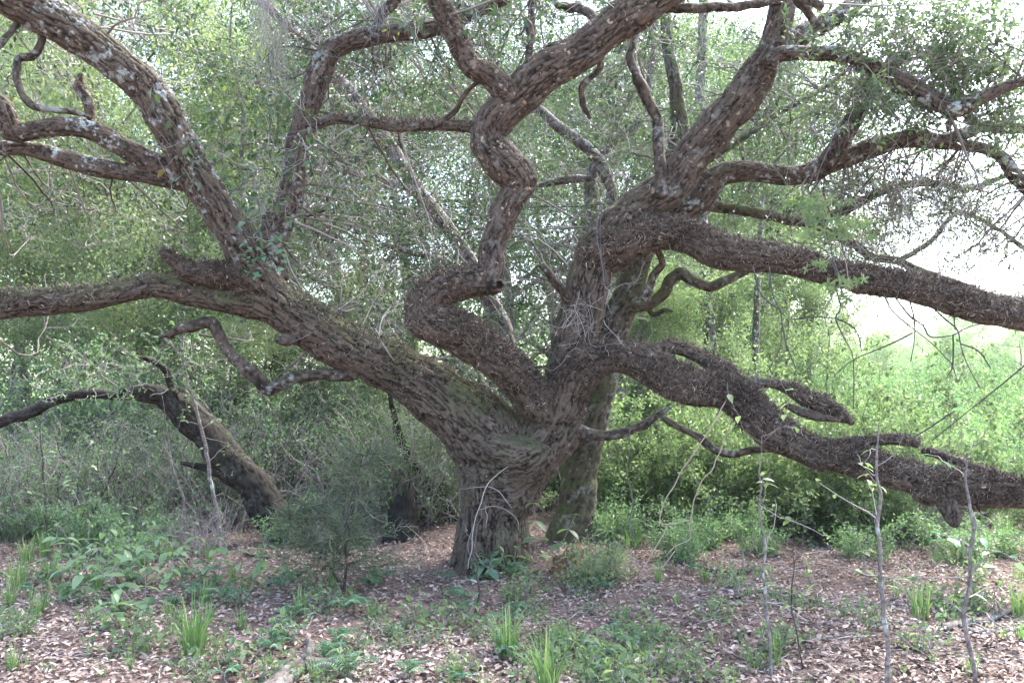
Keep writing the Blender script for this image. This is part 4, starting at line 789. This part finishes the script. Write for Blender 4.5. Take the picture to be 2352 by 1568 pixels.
# broad leaved plants: every leaf its own part
bl_me = {}
for nm_, mt in (('pale', 'paleleaf'), ('bright', 'brightleaf'), ('blue', 'blueleaf')):
    for v in range(3):
        bl_me[nm_, v] = MB().add(*leaf8(np.zeros((1, 3)), np.array([[0, 1.0, 0]]), 1, .52, N=np.array([[0, 0, 1.0]]), droop=.12 + .12 * v, curl=.14), np.full(8, .35 + .25 * v)).mesh('broad_leaf', M[mt])
def broad(px, py, H, nst, kind, leafL, label, group=None, pairs=4, name='broadleaf_plant', sprd=.35):
    p = gp(px, py); e = empty(name, p, label, 'plant', group)
    for s_ in range(nst):
        a = rng.uniform(0, 6.283); ln = H * rng.uniform(.65, 1.1)
        Q = walk(np.array([[math.cos(a) * .03, math.sin(a) * .03, -.01]]), np.array([[math.cos(a) * sprd, math.sin(a) * sprd, 1]]), np.array([ln]), 9, .1, .0)
        stem_ = MB().add(*btubes(Q, np.linspace(.004, .0018, 9)[None], 5), .5).obj('stem', M['twig'], e)
        for k in range(pairs):
            q = Q[0, 8 - k * 6 // max(1, pairs - 1) if pairs > 1 else 8]; th = a + k * 1.5708 + rng.normal() * .2; sz = leafL * (1 - .08 * (pairs - k)) * rng.uniform(.75, 1.15) * (.6 if k == 0 else 1)
            for side in (0, math.pi):
                o = bpy.data.objects.new('leaf', bl_me[kind, rng.integers(0, 3)]); COL.objects.link(o); o.parent = stem_; o.location = q; o.scale = (sz,) * 3
                o.rotation_euler = (rng.uniform(-.5, .25), rng.uniform(-.3, .3), th + side)
for j, (px, py, H, nst) in enumerate([(150, 1395, .5, 3), (255, 1385, .55, 4), (340, 1410, .5, 3), (385, 1345, .6, 4), (495, 1345, .5, 3), (565, 1350, .5, 3), (215, 1335, .62, 4), (110, 1335, .55, 3), (300, 1330, .65, 4), (280, 1460, .3, 2), (430, 1330, .6, 3)]):
    broad(px, py, H, nst, 'pale', .16, where(gp(px, py), 'plant with pale green oval leaves'), 'pale green broad leaved plants before the thicket')
broad(640, 1345, .48, 2, 'pale', .13, 'plant with large light leaves rising beside the cedar', pairs=3)
broad(1105, 1325, .3, 3, 'blue', .2, 'plant with large blue green leaves at the foot of the great oak', pairs=3)
broad(1165, 1318, .34, 2, 'bright', .19, 'broad leaved plant against the base of the furrowed trunk', pairs=3)
broad(1245, 1318, .62, 2, 'bright', .2, 'tall plant with drooping green leaves between the two oak trunks', pairs=4, sprd=.12)
broad(1215, 1330, .2, 2, 'blue', .1, 'small leafy plant between the great oak and the rotten stump', pairs=3)
broad(2000, 1330, .5, 2, 'bright', .14, 'plant with long fresh green leaves near a white barked sapling', pairs=3)
SG = make_shrub('leafy_bush', 'bright yellow green bush hiding the rotten stump', None, .5, .36, 18, 1300, .042, M['brightleaf'], M['twig'], lv=(.75, .2), cat='bush'); KC_ = put(SG, gp(1370, 1345), 1.0)
SH = make_shrub('weed', 'small fresh green weed sprouting through the dead leaves', 'small green weeds in the leaf litter', .2, .16, 6, 70, .05, M['brightleaf'], M['twig'], cat='weed', rs=.002)
for j in range(115):
    px = rng.uniform(0, 2352) if j > 24 else rng.normal(1330, 130); put(SH, gp(px, 1310 + 260 * rng.random() if j > 24 else rng.uniform(1440, 1580)), rng.uniform(.5, 1.2))
# feathery cedar
ce = empty('cedar_shrub', gp(790, 1372), 'feathery dark green young cedar standing in the leaf litter', 'shrub')
B = np.concatenate([walk(np.array([[0, 0, -.02]]), np.array([[.02, 0, 1]]), np.array([1.12]), 14, .07), walk(np.array([[-.01, 0, .05]]), np.array([[-.5, .1, 1]]), np.array([.75]), 14, .08)])
mb = MB(); mb.add(*btubes(B, np.array([[.014], [.01]]) * np.linspace(1, .25, 14)[None], 6))
m = 130; bi = rng.integers(0, 2, m); tj = rng.integers(3, 14, m); a = rng.uniform(0, 6.283, m)
W_ = walk(B[bi, tj], np.stack([np.cos(a), np.sin(a), rng.uniform(-.1, .5, m)], 1), (.62 - .032 * tj) * rng.uniform(.6, 1.1, m), 9, .13, -.01); mb.add(*btubes(W_, np.full((m, 1), .0028) * np.linspace(1, .4, 9)[None], 3))
m2 = 2000; wi = rng.integers(0, m, m2); wj = rng.integers(1, 9, m2); X2 = walk(W_[wi, wj], unit(W_[wi, wj] - W_[wi, wj - 1]) + rdir(m2) * .8, rng.uniform(.06, .16, m2), 4, .15)
mb.obj('trunk', M['darkbark'], ce); Vt, Ft = btubes(X2, np.full((m2, 1), .0022) * np.ones((1, 4)), 3); nb_ = MB().add(Vt, Ft, np.repeat(rng.random(m2), 12))
m3 = 10000; xi = rng.integers(0, m2, m3); xj = rng.integers(1, 4, m3); Pn = X2[xi, xj] + rng.normal(size=(m3, 3)) * .008
nb_.add(*leafq(Pn, unit(X2[xi, xj] - X2[xi, xj - 1]) + rdir(m3) * .7, rng.uniform(.012, .03, m3), .0036), np.repeat(rng.random(m3), 4))
nb_.obj('foliage', M['cedar'], ce, smooth=False)
print('T floor', time.perf_counter() - T0)

# ------------------------------------------------------------------ stumps, log, fallen branches, saplings, vines, hanging moss
def stump(name, label, loc, r, h, mat, hollow=.7, k=22, jag=.25):
    mb = MB(); th = np.arange(k) * 2 * np.pi / k; hh = h * (1 - jag * rng.random(k)); hh = hh * (1 + .35 * np.sin(th * 1 + 2)) / 1.2
    prof = [(1.45, -.06, 0), (1.15, .12, 0), (1.0, .4, 0), (.96, .75, 0), (.9, 1, 0), (.9 * hollow, .97, 1), (.8 * hollow, .5, 1), (.2, .42, 1)]
    V_ = []
    for f, q, ins in prof:
        rr = r * f * (1 + .09 * np.sin(th * 5 + 1) + .06 * rng.normal(size=k)); V_.append(np.stack([np.cos(th) * rr, np.sin(th) * rr, hh * q if q > 0 else np.full(k, q)], 1))
    V_ = np.concatenate(V_); j = np.arange(k); F_ = np.concatenate([np.stack([i * k + j, i * k + (j + 1) % k, (i + 1) * k + (j + 1) % k, (i + 1) * k + j], -1) for i in range(len(prof) - 1)])
    mb.add(V_, F_); o = mb.obj(name, mat); o.location = loc; return tag(o, label, 'stump')
stump('tree_stump', 'rotten red brown stump at the foot of the mossy oak', gp(1302, 1322), .13, .26, M['rotten'])
stump('charred_stump', 'hollow charred black stump among the dead brush', at_g(925, 8.75), .16, .62, M['charred'], hollow=.8, jag=.45)
lp = [gp(600, 1600), gp(640, 1570), gp(662, 1540), gp(695, 1522), gp(745, 1520), gp(800, 1512)]; P, R = resample([p + [0, 0, .03] for p in lp], [.06, .068, .062, .058, .048, .02], .025)
V_, F_, h_ = bark_tube(P, R, 36, cell=.024)
lg = empty('fallen_log', (lp[2][0], lp[2][1], 0), 'short curved grey log lying on the dead leaves', 'log')
o = MB().add(V_, F_).obj('log_wood', M['greyoak'], lg); bark_attrs(o, h_, (.2, .25, 0)); o.matrix_parent_inverse.translation = -lg.location
P, R = resample([lp[3] + [0, 0, .06], lp[3] + [.03, .06, .12], lp[3] + [.0, .1, .16]], [.035, .028, .016], .02); o = MB().add(*tube(P, R, 8, jag=.1)).obj('branch_stub', M['greybark'], lg); o.matrix_parent_inverse.translation = -lg.location
for pts, r_, lab in [([(2170, 1452), (2215, 1432), (2270, 1425), (2330, 1405)], .028, 'pale lichened branch lying beside a white barked sapling'), ([(2200, 1440), (2240, 1455), (2300, 1458), (2352, 1450)], .022, 'lichen crusted grey branch lying over another on the litter'),
        ([(1650, 1395), (1720, 1380), (1800, 1372), (1880, 1383)], .02, 'dark fallen branch lying across the litter beneath the low limb'), ([(1560, 1300), (1660, 1310), (1760, 1300)], .026, 'half hidden fallen branch among the low weeds'),
        ([(1400, 1480), (1460, 1500), (1530, 1520)], .012, 'thin bent stick on the dead leaves'), ([(560, 1275), (640, 1285), (720, 1260), (800, 1270)], .016, 'grey fallen branch at the foot of the leaning oak')]:
    q = [gp(*a) + [0, 0, r_ * .8] for a in pts]; P, R = resample(q, np.linspace(r_, r_ * .6, len(q)), .03); P[:, 2] += rng.normal(size=len(P)) * .004
    e = empty('fallen_branch', q[0], lab, 'branch'); o = MB().add(*tube(P, R, 9, jag=.1)).obj('wood', M['pale'] if 'lichen' in lab else M['darkbark'], e); o.matrix_parent_inverse.translation = -e.location
    for t_ in range(3):
        a = P[rng.integers(2, len(P) - 1)]; Q = walk(a[None], rdir(1) + [0, 0, .5], np.array([.25]), 6, .3); o = MB().add(*btubes(Q, np.linspace(r_ * .4, .002, 6)[None], 5), .5).obj('twig', M['twig'], e); o.matrix_parent_inverse.translation = -e.location

def sapling(pts, label, mat, Ybase=None, top=None, nleaf=26, kind='bright', tw=9, group=None):
    b0 = gp(pts[0][0], pts[0][1]); Yb = b0[1]; p = [b0 - [0, 0, .03]] + [at(a[0], a[1], Yb) for a in pts[1:]]
    R0 = [a[2] * (.52 if i_ < len(pts) - 1 else .2) * ppm(a[0], a[1], Yb) for i_, a in enumerate(pts)]; P, R = resample(p, R0, .04); P[1:-1] += (np.stack([vn(P[1:-1], .08, j * 3) for j in range(3)], 1) - .5) * .02
    e = empty('sapling', b0, label, 'sapling', group); o = MB().add(*tube(P, R, 9, jag=.07)).obj('trunk', mat, e); o.matrix_parent_inverse.translation = -e.location
    Wt = []; To = []
    for t_ in range(tw):
        i_ = rng.integers(len(P) // 3, len(P)); Q = walk(P[i_][None], rdir(1) + [0, 0, .6], np.array([rng.uniform(.2, .55)]), 7, .25); Wt.append(Q[0])
        o = MB().add(*btubes(Q, np.linspace(min(R[i_] * .5, .005), .0015, 7)[None], 4), .5).obj('twig', M['twig'], e); o.matrix_parent_inverse.translation = -e.location; To.append(o)
    for t_ in range(nleaf):
        wq = rng.integers(0, tw); q = Wt[wq][rng.integers(3, 7)]; o = bpy.data.objects.new('leaf', bl_me[kind, rng.integers(0, 3)]); COL.objects.link(o); o.parent = To[wq]; o.location = Vector(q)
        o.scale = (rng.uniform(.05, .085),) * 3; o.rotation_euler = (rng.uniform(-.6, .4), rng.uniform(-.5, .5), rng.uniform(0, 6.28))
sapling([(2036, 1590, 11), (2041, 1492, 10), (2034, 1442, 10), (2026, 1382, 9), (2021, 1322, 9), (2021, 1262, 8), (2016, 1192, 8), (2021, 1132, 7), (2012, 1070, 6), (2020, 960, 4)], 'white blotched sapling standing in the litter before the low limb', M['pale'], nleaf=20)
sapling([(2242, 1590, 10), (2238, 1530, 9), (2219, 1462, 10), (2216, 1392, 9), (2229, 1342, 8), (2231, 1277, 8), (2236, 1202, 7), (2226, 1142, 6), (2216, 1090, 5), (2225, 1030, 3)], 'crooked white barked sapling beside the end of the low limb', M['pale'], nleaf=30, kind='blue')
sapling([(1771, 1535, 7), (1768, 1452, 7), (1758, 1382, 7), (1751, 1317, 6), (1756, 1242, 6), (1746, 1180, 5), (1746, 1102, 4), (1750, 1000, 3)], 'thin grey sapling rising towards the middle of the low limb', M['pale'], nleaf=26)
sapling([(1843, 1527, 4), (1831, 1462, 3.5), (1818, 1382, 3), (1821, 1312, 3), (1825, 1240, 2)], 'whip thin dark sapling beside the grey one', M['darkbark'], nleaf=14, tw=5)
sapling([(511, 1262, 9), (503, 1210, 8), (495, 1152, 8), (484, 1106, 8), (472, 1023, 8), (451, 941, 7), (431, 879, 6), (418, 805, 5), (425, 720, 3)], 'pale ringed sapling crossing before the dark leaning oak', M['pale'], nleaf=20, kind='pale')
sapling([(200, 1240, 4), (208, 1199, 4), (221, 1161, 4), (241, 1122, 3.5), (260, 1081, 3), (285, 1010, 2)], 'slanting dark sapling behind the broad leaved plants', M['darkbark'], nleaf=22, kind='pale')
sapling([(422, 1262, 6), (424, 1166, 5), (410, 1111, 5), (394, 1056, 4), (370, 900, 3)], 'grey sapling in front of the dead brush, straight below and bent above', M['greybark'], nleaf=22, kind='pale')
sapling([(110, 1265, 4), (105, 1160, 4), (98, 1060, 3), (90, 960, 2)], 'dark upright sapling at the thicket edge with fresh leaves', M['darkbark'], nleaf=30, kind='pale', tw=10)
sapling([(155, 1260, 4), (160, 1190, 3.5), (175, 1150, 3), (180, 1090, 2)], 'short dark forked sapling at the thicket edge with pale leaves', M['darkbark'], nleaf=30, kind='pale', tw=10)
sapling([(1092, 1400, 6), (1100, 1360, 5), (1095, 1320, 5), (1098, 1290, 4), (1088, 1240, 2)], 'stubby dead sapling in front of the great trunk', M['darkbark'], nleaf=4, tw=4)

def lines(name, label, cat, polys, Y, mat, base=None, group=None, part='stem', k=5):
    e = empty(name, at(polys[0][0][0], polys[0][0][1], Y), label, cat, group)
    for pl in polys:
        Q = [at(a[0], a[1], Y + (a[3] if len(a) > 3 else 0)) for a in pl]; R0 = [a[2] * (.45 if mat == 'deadtwig' else .5) * ppm(a[0], a[1], Y) for a in pl]; P, R = resample(Q, R0, .03); P[1:-1] += (np.stack([vn(P[1:-1], .12, j * 5 + len(pl)) for j in range(3)], 1) - .5) * .035
        o = MB().add(*tube(P, R, k), .3 + .5 * rng.random()).obj(part, M[mat], e); o.matrix_parent_inverse.translation = -e.location
    return e
lines('vine', 'looping tan vine dangling from a branch down to the litter', 'vine', [
  [(1680, 900, 3, .3), (1643, 965, 3), (1613, 1014, 3), (1570, 1075, 3), (1544, 1121, 3), (1517, 1173, 3), (1517, 1201, 3), (1535, 1203, 3), (1555, 1200, 3), (1583, 1194, 3)],
  [(1690, 940, 2.5, .3), (1643, 1058, 3), (1613, 1104, 3), (1585, 1183, 3), (1588, 1227, 3), (1575, 1243, 3), (1550, 1257, 3), (1525, 1280, 2)],
  [(1555, 1200, 2.5), (1530, 1204, 2.5), (1525, 1227, 3), (1495, 1276, 3), (1475, 1310, 3), (1468, 1331, 3), (1484, 1312, 3), (1505, 1305, 3), (1520, 1304, 3), (1550, 1265, 2.5)]], 6.65, 'tanvine')
lines('vine', 'dark double vine hanging down along the right stem of the oak', 'vine', [
  [(1385, 330, 2.5), (1402, 410, 2.5), (1378, 484, 2.5), (1374, 545, 2.5), (1382, 607, 2.5), (1390, 666, 2.5), (1406, 723, 2)],
  [(1405, 410, 2), (1384, 490, 2), (1378, 545, 2), (1384, 600, 2), (1400, 650, 2), (1412, 700, 1.5)]], 6.75, 'darkvine').__setitem__('label', 'dark double vine hanging in front of the upright stem of the great oak')
lines('vine', 'thin dark vines trailing from the crossing limb over the level fern limb', 'vine', [
  [(1960, 150, 2), (1919, 246, 2), (1882, 353, 2), (1853, 443, 2), (1850, 520, 2), (1880, 600, 1.5)], [(1965, 155, 2), (1930, 246, 2), (1900, 353, 2), (1875, 420, 2), (1885, 520, 2), (1925, 640, 1.5)],
  [(1875, 470, 3), (1905, 560, 3), (1925, 620, 4), (1930, 690, 3)]], 6.35, 'darkvine')
lines('vine', 'thin dark vine hanging straight before the mossy oak to the ground', 'vine', [[(1448, 985, 2.5), (1443, 1080, 3), (1452, 1150, 3), (1447, 1200, 2.5), (1455, 1262, 2.5)]], 7.2, 'darkvine')
lines('dead_twig', 'pale bare forked twig standing in front of the great trunk', 'twig', [
  [(1075, 1305, 2.5), (1092, 1188, 2.5), (1106, 1147, 2.5), (1120, 1114, 2.5), (1140, 1090, 2), (1172, 1067, 1.5)], [(1120, 1116, 2), (1095, 1118, 1.8), (1057, 1122, 1.2)], [(1122, 1117, 2), (1140, 1126, 2), (1155, 1141, 1.8), (1175, 1166, 1.2)],
  [(1100, 1170, 2), (1118, 1160, 2), (1145, 1164, 2), (1172, 1178, 1.8), (1188, 1195, 1.5), (1190, 1215, 1.2)], [(1116, 1162, 2), (1121, 1185, 2), (1116, 1212, 1.5)], [(1090, 1200, 2), (1075, 1250, 2), (1085, 1290, 1.5)]], 7.05, 'deadtwig')
z6 = lambda x, y, r: ((1660 + x * .4464) * .91875, (600 + y * .4464) * .91875, r)
for j, pl in enumerate([[(1230, 300), (1250, 345), (1290, 410), (1400, 500), (1500, 580), (1610, 690)], [(1370, 320), (1400, 440), (1400, 560), (1380, 680)], [(1295, 320), (1370, 420), (1450, 480), (1490, 540), (1610, 535), (1700, 490), (1820, 460)],
        [(1470, 350), (1560, 430), (1640, 500), (1660, 580), (1690, 680), (1770, 830)], [(1620, 400), (1630, 500)], [(1620, 530), (1615, 700), (1580, 775)], [(1610, 690), (1640, 780)], [(720, 445), (850, 432), (960, 438)],
        [(950, 230), (990, 380), (960, 438), (1020, 570), (1060, 670), (1060, 950)], [(960, 438), (1050, 480), (1090, 540), (1105, 620)], [(500, 150), (530, 280), (600, 360), (650, 390), (660, 470), (650, 600), (590, 720)], [(660, 470), (690, 600), (740, 720)], [(590, 150), (600, 260), (620, 340), (650, 390)],
        [(1390, 520), (1250, 590), (1060, 670), (950, 760)], [(1660, 580), (1760, 620), (1830, 720)], [(2020, 700), (1900, 800), (1700, 960), (1500, 1120)], [(1650, 940), (1500, 1040), (1400, 1100)]]):
    P, R = px_branch([z6(a, b_, (1.9 if i_ < len(pl) / 2 else 1.2)) for i_, (a, b_) in enumerate(pl)], 6.5, 6.35 if j < 13 else 6.6)
    oakchild(MB().add(*tube(P, R, 5), .15).obj('dead_twig', M['darkvine']))
# pale dead twigs tangled between the stems
A = region(1320, 745, 90, 60, 6.9, 7.2, 16); D = rdir(16) + [-.3, 0, .1]; Q = walk(np.array(A), D, rng.uniform(.25, .6, 16), 8, .35); mb = MB().add(*btubes(Q, np.full((16, 1), .003) * np.linspace(1, .4, 8)[None], 4), np.repeat(rng.random(16), 32))
i_ = rng.integers(0, 16, 90); j_ = rng.integers(2, 8, 90); Q2 = walk(Q[i_, j_], rdir(90), rng.uniform(.1, .3, 90), 6, .3); mb.add(*btubes(Q2, np.full((90, 1), .0018) * np.ones((1, 6)), 3), np.repeat(rng.random(90), 18)); oakchild(mb.obj('dead_twigs', M['deadtwig'], kind='stuff'))
# fresh lobed leaves hanging over the level limb
def lobed():
    th = np.linspace(0, 2 * np.pi, 21)[:-1]; r = .32 + .2 * np.cos(5 * (th - np.pi / 2)) ; V_ = np.stack([np.cos(th) * r, np.sin(th) * r + .4, .06 * np.cos(th * 2)], 1)
    return np.vstack([V_, [[0, .4, .0]]]), np.array([[20, a, (a + 1) % 20] for a in range(20)])
lo_me = [MB().add(*lobed(), np.full(21, .35 + .2 * v)).mesh('lobed_leaf', M['brightleaf'], False) for v in range(3)]
hv = lines('hanging_sprig', 'fresh bright lobed leaves dangling in front of the level fern limb', 'vine', [[(1885, 430, 2), (1900, 500, 2), (1925, 560, 2), (1945, 620, 2), (1950, 690, 1.5)], [(1895, 480, 1.5), (1850, 500, 1.2), (1825, 520, 1)], [(1905, 520, 1.5), (1950, 540, 1.2), (1975, 570, 1)], [(1930, 580, 1.5), (1880, 610, 1.2), (1850, 625, 1)], [(1940, 640, 1.5), (1920, 680, 1.2), (1900, 700, 1)]], 6.2, 'tanvine')
for j in range(85):
    c_ = [(1870, 480, 55, 28), (1920, 540, 60, 32), (1870, 620, 28, 14), (1940, 660, 40, 22), (1900, 700, 20, 30)][rng.choice(5, p=[.34, .36, .1, .13, .07])]
    p = at(c_[0] + rng.normal() * c_[2] * .6, c_[1] + rng.normal() * c_[3] * .6, 6.2 + rng.normal() * .08); o = bpy.data.objects.new('leaf', lo_me[rng.integers(0, 3)]); COL.objects.link(o); o.parent = hv
    o.location = Vector(p) - hv.location; o.scale = (rng.uniform(.07, .13),) * 3; o.rotation_euler = (rng.uniform(.6, 1.5), rng.uniform(-.7, .7), rng.uniform(2.2, 4.1))
# hanging moss
for px, y0_, y1_, w, lab in [(612, -30, 200, 26, 'long grey moss strands hanging over the airy leaves'), (645, 40, 250, 14, 'thin wisp of grey moss hanging next to the longest one'), (870, -20, 110, 14, 'short grey moss wisp hanging from the bent upright limb')]:
    n_ = 90 if w > 20 else 40; P0 = np.array([at(px + rng.normal() * w * .6, y0_ + rng.uniform(0, 40), 7.0 + rng.normal() * .06) for _ in range(n_)])
    Q = walk(P0, np.tile([0, 0, -1.0], (n_, 1)), rng.uniform(.3, 1, n_) * (y1_ - y0_) * .0042, 12, .28, -.35); o = MB().add(*btubes(Q, np.full((n_, 1), .0016) * np.ones((1, 12)), 3), np.repeat(rng.random(n_), 36)).obj('hanging_moss', M['moss']); tag(o, lab, 'moss')
print('T all', time.perf_counter() - T0)

# ------------------------------------------------------------------ added thin volume imitating overexposed glare over the clearing
hz, nt, out = newmat('glare_volume'); pv = N(nt, 'ShaderNodeVolumePrincipled'); pv.inputs['Color'].default_value = (.93, .97, .95, 1); pv.inputs['Density'].default_value = .0004; pv.inputs['Anisotropy'].default_value = .2
nt.links.new(pv.outputs[0], out.inputs['Volume'])
x0, x1, y0, y1, z0, z1 = -420, 420, -420, 430, -1.5, 22
V_ = np.array([[x, y, z] for x in (x0, x1) for y in (y0, y1) for z in (z0, z1)]); F_ = np.array([[0, 1, 3, 2], [4, 6, 7, 5], [0, 4, 5, 1], [2, 3, 7, 6], [0, 2, 6, 4], [1, 5, 7, 3]])
h_ = MB().add(V_, F_).obj('glare_veil', hz, kind='stuff', smooth=False); h_['label'] = 'added pale veil of glare lying over the whole scene'; h_['category'] = 'glare_veil'
